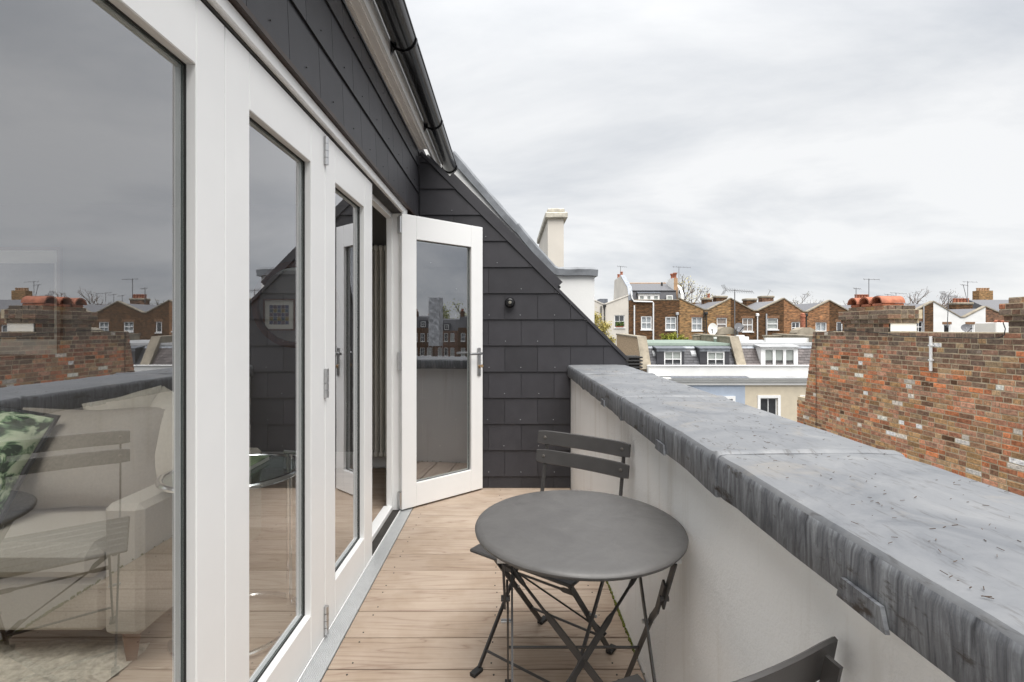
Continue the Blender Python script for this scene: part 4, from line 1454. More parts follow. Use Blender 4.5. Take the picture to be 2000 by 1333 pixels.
def window(parent, fr, r_, cols=2, rows=2, fw=.06, d=.06, fill='curtain', sill=True, frame='white_paint', flat=False, bw_=.03, surround=None):
    u0, v0, u1, v1 = r_
    f = MB()
    fbox(f, fr, u0, v0, d, u0 + fw, v1, d + .06); fbox(f, fr, u1 - fw, v0, d, u1, v1, d + .06)
    fbox(f, fr, u0 + fw, v0, d, u1 - fw, v0 + fw, d + .06); fbox(f, fr, u0 + fw, v1 - fw, d, u1 - fw, v1, d + .06)
    for c in range(1, cols):
        uc = u0 + (u1 - u0) * c / cols
        fbox(f, fr, uc - bw_ / 2, v0 + fw, d + .005, uc + bw_ / 2, v1 - fw, d + .05)
    for c in range(1, rows):
        vc = v0 + (v1 - v0) * c / rows
        fbox(f, fr, u0 + fw, vc - bw_ * .7, d + .007, u1 - fw, vc + bw_ * .7, d + .048)
    w_ = f.build('window', M[frame], parent)
    sub = parent if flat else w_
    MB().add([fr.p(u0 + fw * .5, v0 + fw * .5, d + .03), fr.p(u1 - fw * .5, v0 + fw * .5, d + .03), fr.p(u1 - fw * .5, v1 - fw * .5, d + .03), fr.p(u0 + fw * .5, v1 - fw * .5, d + .03)], [(0, 1, 2, 3)]).build('pane', M['window_glass'], sub)
    if isinstance(fill, tuple):
        fill, low = fill
        vm_ = v0 + (v1 - v0) * low
        fbox(MB(), fr, u0, vm_, d + .085, u1, v1, d + .095).build('blind', M[fill], sub)
        fbox(MB(), fr, u0, v0, d + .12, u1, vm_, d + .13).build('interior', M['dark_room'], sub)
    else:
        if fill.startswith('curtain'):
            # pleated curtain
            n_ = 14; c_ = MB(); P = []
            for i in range(n_ + 1):
                uu = u0 + (u1 - u0) * i / n_
                dd = d + .10 + (.03 if i % 2 else 0)
                P += [fr.p(uu, v0, dd), fr.p(uu, v1, dd)]
            c_.add(P, [[2 * i, 2 * i + 2, 2 * i + 3, 2 * i + 1] for i in range(n_)])
            c_.build('curtain', M[fill], sub)
        else:
            fbox(MB(), fr, u0, v0, d + .12, u1, v1, d + .13).build('interior', M[fill], sub)
    if sill:
        fbox(MB(), fr, u0 - .05, v0 - .09, -.07, u1 + .05, v0 - .003, d - .002).build('sill', M['white_paint'], sub)
    if surround:
        s_ = MB(); k = surround
        fbox(s_, fr, u0 - k, v0 - .02, -.04, u0 - .002, v1 + k, .0); fbox(s_, fr, u1 + .002, v0 - .02, -.04, u1 + k, v1 + k, .0); fbox(s_, fr, u0 - .002, v1 + .002, -.04, u1 + .002, v1 + k, .0)
        s_.build('surround', M['white_paint'], sub)
    return w_


# ================================================================== painted terrace in the middle distance
FY = 23.0
frF = Fr((0, FY + .06, 0), (1, 0, 0), (0, -1, 0))
MY0, MZ0, MY1, MZ1 = FY + .48, -.62, FY + 1.22, .50


def man(y_):
    t = (y_ - MY0) / (MY1 - MY0)
    return MZ0 + (MZ1 - MZ0) * t


def slates(x0, x1, exp=.155, wid=.245, holes=()):
    mb = MB()
    d = Vector((0, MY1 - MY0, MZ1 - MZ0)); L = d.length; d.normalize(); n_ = Vector((0, -d.z, d.y))
    k, s_ = 0, 0.0
    while s_ < L - .02:
        x = x0 - (wid / 2 if k % 2 else 0)
        while x < x1:
            a, b_ = max(x + .004, x0), min(x + wid - .004, x1)
            x += wid
            if b_ - a < .03: continue
            o = Vector((0, MY0, MZ0)); e = min(s_ + exp + .03, L)
            j = rnd.uniform(0, .005)
            P = []
            for xx in (a, b_):
                for ss, h in ((s_, .022 + j), (e, .006)):
                    P.append(Vector((xx, 0, 0)) + o + d * ss + n_ * h)
            Q = [p - n_ * .008 for p in P]
            mb.add(P + Q, [(0, 1, 3, 2), (4, 6, 7, 5), (0, 2, 6, 4), (2, 3, 7, 6), (3, 1, 5, 7), (1, 0, 4, 5)])
        k += 1; s_ += exp
    return mb


def front_house(label, x0, x1, wallm, slatem, roofm, dormers, wins, trim, ledge=None, gable=False):
    t = thing('painted_house', label, 'house', ((x0 + x1) / 2, FY, -9), 0, 'painted houses with slate mansard roofs')
    holes = [w_[:4] for w_ in wins]
    wall_mesh(frF, [(x0, -9), (x1, -9), (x1, -.98), (x0, -.98)], holes, .3).build('front_wall', M[wallm], t)
    for w_ in wins:
        window(t, frF, w_[:4], 2, 2, fw=.05, fill='dark_room', surround=.13)
    MB().box((x0, FY + .02, -.94), (x1, FY + .28, -.47)).build('parapet', M['white_wall'], t)
    MB().bbox((x0, FY - .03, -.469), (x1, FY + .33, -.43), .008).build('coping', M['white_wall'], t)
    c_ = MB()
    c_.prism([(x0, FY + .058, -1.36), (x0, FY - .02, -1.36), (x0, FY - .02, -1.22), (x0, FY - .12, -1.18), (x0, FY - .12, -1.10), (x0, FY - .22, -1.06), (x0, FY - .22, -1.00), (x0, FY + .058, -.985)], (x1 - x0, 0, 0))
    c_.build('cornice', M['white_wall'], t)
    la, lb = ledge if ledge else (x0, x1)
    MB().prism([(la, FY - .24, -.998), (la, FY + .018, -.93), (la, FY + .018, -.975), (la, FY - .24, -1.012)], (lb - la, 0, 0)).build('lead_ledge', M['lead_dark'] if ledge else M['felt'], t)
    # mansard
    MB().prism([(x0, MY0, -1.0), (x0, MY0, MZ0), (x0, MY1, MZ1), (x0, MY1 + .3, MZ1), (x0, MY1 + .3, -1.0)], (x1 - x0, 0, 0)).build('mansard_deck', M['dark_gap'], t)
    slates(x0 + .20, x1 - .20).build('slates', M[slatem], t, kind='stuff')
    MB().box((x0, FY + .4, -9), (x1, FY + 5.9, -1.0)).build('body', M['dark_gap'], t)
    MB().box((x0, MY1 + .302, -1.0), (x1, FY + 5.9, .44)).build('upper_body', M['dark_gap'], t)
    MB().prism([(x0 + .1, MY1 - .10, MZ1 - .03), (x0 + .1, MY1 - .06, MZ1 + .09), (x0 + .1, FY + 5.8, MZ1 + .16), (x0 + .1, FY + 5.8, MZ1 - .04), (x0 + .1, MY1 + .1, MZ1 - .04)], (x1 - x0 - .2, 0, 0)).build('flat_roof', M[roofm], t)
    MB().prism([(x0 + .2, MY1 - .14, MZ1 - .16), (x0 + .2, MY1 - .06, MZ1 - .025), (x0 + .2, MY1 - .04, MZ1 - .04), (x0 + .2, MY1 - .125, MZ1 - .17)], (x1 - x0 - .4, 0, 0)).build('lead_apron', M['lead_flash'], t)
    # raking party upstands
    for xx in ((x0 - .2, x0 + .18),):
        P = [(xx[0], MY0 - .16, -.66), (xx[0], MY1 - .05, MZ1 + .36), (xx[0], FY + 5.9, MZ1 + .46), (xx[0], FY + 5.9, -.9), (xx[0], MY0 + .1, -.9)]
        MB().prism(P, (xx[1] - xx[0], 0, 0)).build('party_upstand', M['pebble'] if gable else M['concrete'], t)
        P2 = [(xx[0] - .04, MY0 - .21, -.62), (xx[0] - .04, MY1 - .07, MZ1 + .43), (xx[0] - .04, FY + 5.9, MZ1 + .53), (xx[0] - .04, FY + 5.9, MZ1 + .465), (xx[0] - .04, MY1 - .045, MZ1 + .365), (xx[0] - .04, MY0 - .165, -.66)]
        MB().prism(P2, (xx[1] - xx[0] + .08, 0, 0)).build('upstand_coping', M['concrete'], t)
        MB().prism([(xx[1] + .001, MY0 - .02, MZ0 + .05), (xx[1] + .001, MY1 - .06, MZ1 + .06), (xx[1] + .001, MY1 - .02, MZ1 + .01), (xx[1] + .001, MY0 + .05, MZ0)], (.05, 0, 0)).build('flashing', M['lead_flash'], t)
    for (a, b_, c, d, bx_a, bx_b, kind) in dormers:
        dy = FY + .56
        fr = Fr((0, dy, 0), (1, 0, 0), (0, -1, 0))
        if kind == 'sash':
            body = wall_mesh(fr, [(bx_a, -.66), (bx_b, -.66), (bx_b, .34), (bx_a, .34)], [(a, b_, c, d)], .62, .1).build('dormer', M['slate_grey'], t)
            window(body, fr, (a, b_, c, d), 2, 2, fw=.055, d=.015, fill=('blind', .52), sill=False, flat=True)
            MB().prism([(bx_a - .06, dy - .10, .33), (bx_a - .06, dy - .10, .375), (bx_a - .06, dy + .62, .46), (bx_a - .06, dy + .62, .41)], (bx_b - bx_a + .12, 0, 0)).build('dormer_roof', M['lead_dark'], body)
            MB().box((bx_a - .02, dy - .03, .21), (bx_b + .02, dy - .002, .328)).build('dormer_apron', M['lead_flash'], body)
        else:
            body = wall_mesh(fr, [(bx_a, -.66), (bx_b, -.66), (bx_b, .40), (bx_a, .40)], [(a, b_, c, d)], .62, .1).build('dormer', M['white_paint'], t)
            window(body, fr, (a, b_, c, d), 3, 1, fw=.07, d=.015, fill=('blind', .36), sill=False, flat=True, bw_=.14)
            MB().prism([(bx_a - .08, dy - .12, .40), (bx_a - .08, dy - .12, .44), (bx_a - .08, dy + .64, .545), (bx_a - .08, dy + .64, .44)], (bx_b - bx_a + .16, 0, 0)).build('dormer_roof', M['felt'], body)
            MB().prism([(bx_a - .06, dy + .02, -.62), (bx_a - .06, dy + .62, .40), (bx_a - .06, dy + .70, .36), (bx_a - .06, dy + .10, -.62)], (.05, 0, 0)).build('side_flashing', M['lead_flash'], body)
    return t


def fx(x, Y=FY + .58):
    return (x - PX) * Y / F


def fz(y_, Y=FY + .58):
    return CAM_Z - (y_ - PY) * Y / F


X0, X1, X2, X3, X4 = 6.63, 11.22, 15.9, 20.5, 25.1
h1 = front_house('pale blue house with two small sash dormers in its dark mansard', X0, X1, 'blue_wall', 'slate_grey', 'green_roof',
            [(fx(1297), -.56, fx(1331), fz(686), fx(1283), fx(1336), 'sash'), (fx(1381), -.56, fx(1415), fz(687), fx(1367), fx(1424), 'sash')],
            [(9.72, -3.9, 10.62, -2.02)], 'x', (X0 + 1.0, X1 + .05), True)
h2 = front_house('cream house with a wide white triple casement dormer', X1, X2, 'cream_wall', 'slate_brown', 'felt',
            [(fx(1492), -.56, fx(1553), fz(681), fx(1486), fx(1558), 'wide')],
            [(fx(1486, FY), -3.9, fx(1520, FY), fz(778, FY)), (fx(1569, FY), -3.9, fx(1603, FY), fz(778, FY))], 'x')
h3 = front_house('grey mansard house whose sash dormer shows only in the nearest pane', X2, X3, 'white_wall', 'slate_grey', 'felt',
            [(16.9, -.56, 17.75, .2, 16.5, 18.1, 'sash'), (18.7, -.56, 19.55, .2, 18.3, 19.9, 'sash')], [], 'x')
h4 = front_house('last mansard house of the painted row, behind the brick wall', X3, X4, 'cream_wall', 'slate_brown', 'felt', [(21.6, -.56, 23.4, .25, 21.4, 23.6, 'wide')], [], 'x')


def vent(label, x, y_, w_, h_):
    p = q(x, y_, MY0 + .40)
    t = thing('roof_vent', label, 'vent', p, 0, 'small vents on the slate mansards')
    MB().prism([(p.x, MY0 + .36, man(MY0 + .40) - .02), (p.x, MY0 + .36, man(MY0 + .40) + .07), (p.x, MY0 + .52, man(MY0 + .52) + .06), (p.x, MY0 + .56, man(MY0 + .56) - .03)], (w_, 0, 0)).build('hood', M['pipe_grey'], t)


vent('small grey roof vent between the two sash dormers', 1350, 690, .24, .1)
vent('small roof vent at the left edge of the dark mansard', 1275, 695, .20, .1)


def rear_stack(label, xa, xb, ytop, ybot, Y):
    a, b_ = q(xa, ytop, Y), q(xb, ybot, Y)
    t = thing('rendered_chimney', label, 'chimney', ((a.x + b_.x) / 2, Y, .4), 0, 'rounded rendered chimneys on the painted row')
    w_ = b_.x - a.x; zt = a.z; zs = a.z - .42
    MB().box((a.x, Y, .40), (a.x + w_ * .48, Y + .5, zs)).box((a.x + w_ * .5, Y + .1, .40), (b_.x, Y + .6, zs - .12)).build('stack', M['concrete'], t)
    pr = [(a.x - .05, zs), (a.x - .05, zs + .12), (a.x + .05, zs + .28), (a.x + w_ * .35, zt), (b_.x - w_ * .3, zt), (b_.x - .03, zs + .28), (b_.x + .06, zs + .12), (b_.x + .06, zs)]
    MB().prism([(x, Y - .05, z) for x, z in pr], (0, .72, 0)).build('rounded_top', M['concrete'], t)
    return t


rear_stack('rounded grey chimney beside the white satellite dish', 1402, 1436, 639, 666, FY + 4.6)
rear_stack('rounded grey chimney above the wide casement dormer', 1557, 1592, 640, 668, FY + 4.6)
rear_stack('rounded chimney further along the row, hidden behind the brick wall', 1750, 1790, 640, 668, FY + 4.6)


def rear_parapet(label, xa, xb, yt, Y):
    a, b_ = q(xa, yt, Y), q(xb, yt, Y)
    t = thing('roof_parapet', label, 'parapet', ((a.x + b_.x) / 2, Y, .4), 0, 'low parapets behind the mansard roofs')
    MB().box((a.x, Y, .42), (b_.x, Y + .2, a.z - .06)).build('wall', M['concrete'], t)
    MB().bbox((a.x - .04, Y - .06, a.z - .059), (b_.x + .04, Y + .26, a.z), .01).build('coping', M['concrete'], t)
    for k in range(7):
        xx = a.x + (b_.x - a.x) * (k + .3) / 7
        MB().box((xx, Y - .02, .44), (xx + .10, Y - .001, a.z - .07)).build('pier', M['concrete'], t)


rear_parapet('low weathered parapet behind the green-edged roof', 1355, 1401, 655, FY + 4.9)
rear_parapet('low weathered parapet behind the casement dormer roof', 1494, 1556, 655, FY + 4.9)
# white upstand on the cream roof
us = MB().box((q(1497, 660, 25.4).x, 25.4, .60), (q(1588, 660, 25.4).x, 25.6, .83))
tag(us.build('roof_kerb', M['white_wall']), 'white painted kerb on the flat roof over the casement dormer', 'roof kerb')
ac = thing('roof_unit', 'small white box unit on the cream house roof beside the dark dishes', 'roof unit', q(1450, 664, 26))
MB().bbox(q(1439, 668, 26.0), q(1456, 658, 26.4), .02).bbox(q(1442, 658, 26.05), q(1450, 655, 26.3), .02).build('casing', M['white_wall'], ac)
vp = thing('vent_pipe', 'short grey soil vent pipe on the green-edged roof', 'pipe', q(1397, 668, 25.5))
p_ = q(1397, 668, 25.5)
MB().lathe([(.075, -.06), (.075, .16)], (p_.x, 25.5, p_.z), 10).build('pipe', M['green_roof'], vp)
MB().lathe([(.085, 0), (.085, .09)], (p_.x, 25.5, p_.z + .161), 10).build('cap', M['white_wall'], vp)

# ================================================================== brick terrace behind with butterfly roofs
BY = 43.0
frB = Fr((0, BY, 0), (1, 0, 0), (0, -1, 0))


def bxz(x, y_, Y=BY):
    p = q(x, y_, Y)
    return p.x, p.z


def coping_strip(t, pts, Y, w_=.42, h=.10, mat_='concrete'):
    for (a, b_) in zip(pts[:-1], pts[1:]):
        MB().prism([(a[0], Y - .05, a[1] + .002), (b_[0], Y - .05, b_[1] + .002), (b_[0], Y - .05, b_[1] + h), (a[0], Y - .05, a[1] + h)], (0, w_, 0)).build('coping', M[mat_], t)


def drain(t, x, yt, yb, mat_='iron', r=.05, hopper=True):
    a = q(x, yt, BY - .12); b_ = q(x, yb, BY - .12)
    mb = MB().tube([(a.x, BY - .12, a.z), (a.x, BY - .12, b_.z)], r, 8)
    if hopper: mb.bbox((a.x - .13, BY - .2, a.z - .02), (a.x + .13, BY - .02, a.z + .24), .04)
    mb.build('drainpipe', M[mat_], t)


def chimney(t, x0_, x1_, y0_, y1_, zb, zt, mat_, pots=(), potm='terracotta'):
    MB().box((x0_, y0_, zb), (x1_, y1_, zt - .22)).build('chimney_stack', M[mat_], t)
    MB().bbox((x0_ - .08, y0_ - .08, zt - .219), (x1_ + .08, y1_ + .08, zt), .05).build('chimney_crown', M['concrete'], t)
    for px_ in pots:
        MB().lathe([(.13, 0), (.12, .30), (.15, .34), (.14, .42), (.10, .42), (.09, .2)], (px_, (y0_ + y1_) / 2, zt + .001), 12).build('chimney_pot', M[potm], t, smooth=True)


def butterfly(label, L, V, Rr, brick, wins, stacks=(), roofm='slate_far', coping='concrete', drains=(), bars=2):
    (xl, zl), (xv, zv), (xr, zr) = bxz(*L), bxz(*V), bxz(*Rr)
    t = thing('brick_house', label, 'house', ((xl + xr) / 2, BY, -9), 0, 'brick houses with butterfly roofs')
    holes = []
    for w_ in wins:
        a, b_ = bxz(w_[0], w_[3]); c, d = bxz(w_[2], w_[1])
        holes.append((a, b_, c, d))
    vs = .18
    outer = [(xl + .002, -9), (xr - .002, -9), (xr - .002, zr), (xv + vs, zv), (xv - vs, zv), (xl + .002, zl)]
    wall_mesh(frB, outer, holes, .33, .12).build('rear_wall', M[brick], t)
    for h_, w_ in zip(holes, wins):
        window(t, frB, h_, w_[4] if len(w_) > 4 else 2, w_[5] if len(w_) > 5 else 2, fw=.08, d=.05, fill=w_[6] if len(w_) > 6 else 'curtain', frame=w_[7] if len(w_) > 7 else 'white_paint', bw_=.05)
    for h_ in holes:
        fbox(MB(), frB, h_[0] - .12, h_[3] + .004, -.012, h_[2] + .12, h_[3] + .22, .02).build('lintel', M['lintel'], t)
    coping_strip(t, [(xl, zl), (xv - vs, zv), (xv + vs, zv), (xr, zr)], BY, mat_=coping)
    for sgn, (xa, za) in ((0, (xl, zl)), (1, (xr, zr))):
        P = [(xa, BY + .34, za - .12), (xv, BY + .34, zv - .12), (xv, BY + 8.0, zv - .0), (xa, BY + 8.0, za - .0)]
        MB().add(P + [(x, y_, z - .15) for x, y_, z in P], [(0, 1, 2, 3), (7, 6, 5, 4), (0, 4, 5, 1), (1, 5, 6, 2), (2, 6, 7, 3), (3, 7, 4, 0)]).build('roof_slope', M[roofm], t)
    MB().prism([(xl + .01, BY + 8.01, -9), (xr - .01, BY + 8.01, -9), (xr - .01, BY + 8.01, max(zl, zr) + .1), (xl + .01, BY + 8.01, max(zl, zr) + .1)], (0, .35, 0)).build('street_wall', M['bw_brown'], t)
    MB().prism([(xv - 1.2, BY + 6.6, zv + .3), (xv + 1.2, BY + 6.6, zv + .3), (xv + 1.2, BY + 6.6, zv + .42), (xv - 1.2, BY + 6.6, zv + .42)], (0, .1, 0)).build('lead_roll', M['lead_flash'], t)
    for (sx0, sx1, syt, sY, m_, pots, pm) in stacks:
        a = q(sx0, syt, sY); b_ = q(sx1, syt, sY)
        chimney(t, a.x, b_.x, sY, sY + .8, zv, a.z, m_, [a.x + (b_.x - a.x) * f_ for f_ in pots], pm)
    for d_ in drains: drain(t, *d_)
    return t


DK = 'dark_room'
# white rendered house at the left
(wx0, wz0), (wxv, wzv), (wx1, wz1) = bxz(1120, 570), bxz(1180, 596), bxz(1227.5, 578)
wh = thing('rendered_house', 'cream rendered house with V-shaped parapet and plant on its window sill', 'house', (wxv, BY, -9))
wa, wb = bxz(1200, 640); wc, wd = bxz(1220, 616)
wall_mesh(frB, [(wx0, -9), (wx1, -9), (wx1, wz1), (wxv, wzv), (wx0, wz0)], [(wa, wb, wc, wd)], .33, .12).build('rear_wall', M['cream_white'], wh)
window(wh, frB, (wa, wb, wc, wd), 2, 2, fw=.07, d=.05, fill=DK)
coping_strip(wh, [(wx0, wz0), (wxv, wzv), (wx1, wz1)], BY, mat_='cream_white')
drain(wh, 1174, 598, 690, 'iron', .05, False); drain(wh, 1181, 600, 690, 'iron')
pa = q(1166, 588, BY + 6)
MB().box((q(1172, 590, BY + 3).x, BY + 3, 2.2), (q(1187, 590, BY + 3).x, BY + 4.5, q(1180, 584, BY + 3).z)).build('roof_hatch', M['lead_dark'], wh)
MB().box((wx0, BY + .34, wzv - 1.2), (wx1 - .3, BY + 8, wzv - .2)).build('roof', M['felt'], wh)
pot = thing('window_box', 'green plant in a terracotta window box on the cream house sill', 'plant', ((wa + wc) / 2, BY - .03, wb))
MB().bbox((wa + .12, BY - .08, wb + .002), (wc - .1, BY + .045, wb + .13), .01).build('box', M['terracotta'], pot)
lv = MB()
for _ in range(260):
    c = Vector((rnd.uniform(wa + .1, wc - .08), BY - .03 + rnd.uniform(-.10, .06), wb + .14 + abs(rnd.gauss(0, .17))))
    a = Vector((rnd.uniform(-1, 1), rnd.uniform(-1, 1), rnd.uniform(-1, 1))).normalized() * .05
    b_ = Vector((rnd.uniform(-1, 1), rnd.uniform(-1, 1), rnd.uniform(-1, 1))).normalized() * .05
    lv.add([c - a, c + b_, c + a, c - b_], [(0, 1, 2, 3)])
lv.build('foliage', M['plant_green'], pot)

# brown house with mansard
(mx0, mz0), (mx1, mz1) = bxz(1228, 587), bxz(1326.5, 587)
mh = thing('mansard_house', 'dark brown brick house with slate mansard and white drainpipe', 'house', ((mx0 + mx1) / 2, BY, -9))
mw = []
for (a, b_, c, d) in ((1252, 618, 1273, 644), (1299.5, 619, 1321, 645)):
    u0, v0 = bxz(a, d); u1, v1 = bxz(c, b_); mw.append((u0, v0, u1, v1))
wall_mesh(frB, [(mx0, -9), (mx1, -9), (mx1, mz1), (mx0, mz0)], mw, .33, .12).build('rear_wall', M['bw_brown'], mh)
for w_ in mw: window(mh, frB, w_, 2, 2, fw=.09, d=.03, fill='curtain', bw_=.05)
MB().bbox((mx0 + .3, BY - .04, mz0 + .002), (mx1, BY + .36, mz0 + .07), .01).build('coping', M['concrete'], mh)
zA = q(0, 569, BY + .9).z; zR = q(0, 554, BY + 3.6).z
MB().prism([(mx0 + .3, BY + .45, mz0 - .3), (mx0 + .3, BY + .85, zA), (mx0 + .3, BY + 1.4, zA), (mx0 + .3, BY + 1.4, mz0 - .3)], (mx1 - mx0 - .3, 0, 0)).build('mansard_face', M['slate_grey'], mh)
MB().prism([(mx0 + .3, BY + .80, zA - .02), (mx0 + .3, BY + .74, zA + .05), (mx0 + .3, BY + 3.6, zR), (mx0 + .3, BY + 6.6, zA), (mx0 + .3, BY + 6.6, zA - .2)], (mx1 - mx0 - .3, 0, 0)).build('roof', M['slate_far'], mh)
MB().tube([(mx0 + .3, BY + 3.6, zR), (mx1, BY + 3.6, zR)], .07, 6).build('ridge', M['terracotta_pale'], mh)
frM = Fr((0, BY + .40, 0), (1, 0, 0), (0, -1, 0))
for (a, b_, c, d, cols) in ((1248, 576.5, 1287, 587, 3), (1302, 577, 1314, 587, 1)):
    p0, p1 = q(a, d, BY + .4), q(c, b_, BY + .4)
    if cols == 3:
        dm = wall_mesh(frM, [(p0.x - .05, p0.z - .2), (p1.x + .05, p0.z - .2), (p1.x + .05, p1.z + .12), (p0.x - .05, p1.z + .12)], [(p0.x, p0.z, p1.x, p1.z)], .6, .1).build('dormer', M['white_paint'], mh)
        window(dm, frM, (p0.x, p0.z, p1.x, p1.z), 3, 1, fw=.10, d=.01, fill='blind', sill=False, flat=True, bw_=.34)
        MB().prism([(p0.x - .14, BY + .28, p1.z + .121), (p0.x - .14, BY + .28, p1.z + .2), (p0.x - .14, BY + .95, p1.z + .32), (p0.x - .14, BY + .95, p1.z + .121)], (p1.x - p0.x + .28, 0, 0)).build('dormer_roof', M['lead_dark'], dm)
    else:
        window(mh, frM, (p0.x, p0.z, p1.x, p1.z), 1, 1, fw=.06, d=-.02, fill='blind', sill=False)
# left party gable (white) with lead edge, chimneys
gp_ = [(BY + .02, mz0 - .4), (BY + .02, mz0 + .45), (BY + .35, mz0 + 1.15), (BY + 3.0, 6.35), (BY + 5.8, 6.2), (BY + 6.4, mz0 - .4)]
MB().prism([(mx0, y_, z) for y_, z in gp_], (.28, 0, 0)).build('party_gable', M['cream_white'], mh)
MB().prism([(mx0 - .05, BY - .03, mz0 + .0), (mx0 - .05, BY - .03, mz0 + .48), (mx0 - .05, BY + .33, mz0 + 1.22), (mx0 - .05, BY + 3.0, 6.43), (mx0 - .05, BY + 3.0, 6.355), (mx0 - .05, BY + .36, mz0 + 1.155), (mx0 - .05, BY + .0, mz0 + .46), (mx0 - .05, BY + .0, mz0)], (.40, 0, 0)).build('lead_edge', M['lead_flash'], mh)
for k, yy_ in enumerate((BY + 3.4, BY + 4.6)):
    MB().lathe([(.13, 0), (.12, .38), (.15, .42), (.13, .48), (.1, .48)], (mx0 + .15, yy_, 6.30 if k == 0 else 6.2), 12).build('chimney_pot', M['terracotta'], mh)
# right chimney of that house
cp0, cp1 = q(1316.5, 543, BY + .9), q(1325, 543, BY + .9)
MB().prism([(cp1.x - .06, BY + .05, mz0 - .3), (cp1.x - .06, BY + .05, mz0 + .6), (cp1.x - .06, BY + .6, zA + .3), (cp1.x - .06, BY + 3.2, zR + .35), (cp1.x - .06, BY + 6, zA + .2), (cp1.x - .06, BY + 6, mz0 - .3)], (.22, 0, 0)).build('party_gable', M['white_wall'], mh)
MB().box((cp0.x, BY + .9, mz0), (cp1.x - .061, BY + 2.6, cp0.z - .02)).build('chimney_stack', M['terracotta_pale'], mh)
MB().box((cp0.x - .02, BY + .95, mz0), (cp0.x - .001, BY + 2.6, cp0.z)).build('stack_render', M['white_wall'], mh)
for yy_ in (BY + 1.15, BY + 1.9):
    MB().lathe([(.15, 0), (.12, .15), (.13, .3), (.2, .42), (.18, .5), (.1, .5)], (cp0.x + .17, yy_, cp0.z - .019), 12).build('chimney_pot', M['terracotta'], mh, smooth=True)
# white drainpipe with its dog-leg, second pipe
zt = [q(1232, 569, BY - .1), q(1234, 582, BY - .1), q(1238, 589, BY - .1), q(1274, 590, BY - .1), q(1276, 592, BY - .1), q(1276, 700, BY - .1)]
MB().tube([(p.x, BY - .1, p.z) for p in zt], .065, 8).build('drainpipe', M['white_paint'], mh, smooth=True)
drain(mh, 1239, 597, 700, 'white_paint', .06, False)
drain(mh, 1323, 616, 700, 'pipe_grey', .04, True)
MB().lathe([(.09, -.02), (.09, .6)], (q(1290, 553, BY + 3).x, BY + 2.6, zR - .6), 8).build('vent_pipe', M['iron'], mh)

butterfly('yellow stock brick house beside the dark mansard house', (1327, 584), (1379, 606), (1427, 584), 'bw_stock',
          [(1351, 620, 1372, 646), (1400, 621, 1420, 646, 1, 2, 'curtain_tan')],
          [(1376, 1391, 582, BY + 5, 'bw_brown', (.75,), 'terracotta'), (1399, 1420, 578, BY + 5, 'bw_brown', (), 'terracotta')], drains=((1375, 607, 700, 'iron', .05, False), (1379.5, 615, 700, 'iron')))
butterfly('dark brown brick house with two deep V slopes behind the tall aerial', (1427, 584), (1476, 608), (1531, 584), 'bw_brown',
          [(1450, 622, 1471, 648, 2, 2, 'curtain_tan'), (1498, 622, 1520, 644, 1, 2, 'blind')],
          [(1458, 1478, 583, BY + 5, 'bw_brown', (), 'terracotta'), (1489, 1511, 578, BY + 5, 'bw_purple', (), 'terracotta')], drains=((1479.5, 618, 700, 'white_paint'), (1497, 613, 700, 'pipe_grey', .06, False)))
ch_ = butterfly('orange brick house with a red flue pot in front', (1531, 584), (1573, 610), (1620, 588), 'bw_orange',
          [(1546, 629, 1563, 652, 2, 2, DK), (1593, 630, 1615, 648, 2, 1, 'curtain')], [], drains=((1575, 618, 700, 'iron'),))
butterfly('brown brick house directly behind the terracotta hoods', (1620, 588), (1668, 612), (1722, 590), 'bw_brown',
          [(1634, 629, 1646, 650, 1, 1, DK), (1690, 629, 1710, 648)],
          [(1674, 1702, 583, BY + 7, 'bw_purple', (.12, .32, .52, .72, .9), 'terracotta')])
butterfly('brown brick house next to the white painted one', (1722, 590), (1772, 614), (1823, 590), 'bw_brown',
          [(1740, 629, 1760, 650), (1786, 628, 1803, 650, 2, 2, DK)], [], drains=((1804, 597, 700, 'pipe_grey', .05, False),))
butterfly('white painted house with V roof behind the brick wall', (1823, 590), (1880, 621), (1925, 600), 'white_wall',
          [(1843, 634, 1856, 652, 1, 1, DK), (1888, 634, 1902, 652, 1, 1, 'blind')],
          [(1868, 1900, 591, BY + 5, 'bw_brown', (.1, .3, .5, .7, .9), 'terracotta')])
butterfly('purple-brown brick house at the right edge', (1925, 600), (1978, 622), (2030, 600), 'bw_purple', [(1936, 635, 1950, 652, 1, 1, 'curtain'), (1985, 635, 2000, 652)])
butterfly('last brick house of the row, beyond the right edge', (2030, 600), (2083, 624), (2135, 600), 'bw_orange', [(2050, 632, 2070, 652), (2100, 632, 2120, 652)])

# tall brick chimney and slate roof further back at right
tc_ = thing('tall_chimney', 'tall battered brick chimney with pots on the skyline at right', 'chimney', (q(1925, 600, 60).x, 60, -9))
a, b_ = q(1912, 568, 60), q(1938, 568, 60)
MB().prism([(a.x, 60, -9), (b_.x + .15, 60, -9), (b_.x + .1, 60, a.z), (a.x + .05, 60, a.z)], (0, .9, 0)).build('stack', M['bw_stock'], tc_)
for k in range(5):
    MB().lathe([(.13, 0), (.11, .24), (.15, .28), (.14, .36)], (a.x + .2 + k * .33, 60.4, a.z + .001), 10).build('chimney_pot', M['terracotta_pale'], tc_)
sr = thing('slate_roofed_house', 'house with long grey slate roof on the skyline at right', 'house', (q(1975, 600, 55).x, 55, -9))
a, b_ = q(1941, 604, 55), q(2060, 604, 55)
MB().box((a.x, 55, -9), (b_.x, 61, a.z - .3)).build('wall', M['bw_stock'], sr)
MB().prism([(a.x, 54.8, a.z - .3), (a.x, 58, q(0, 586, 58).z), (a.x, 61.2, a.z - .3)], (b_.x - a.x, 0, 0)).build('roof', M['slate_far'], sr)
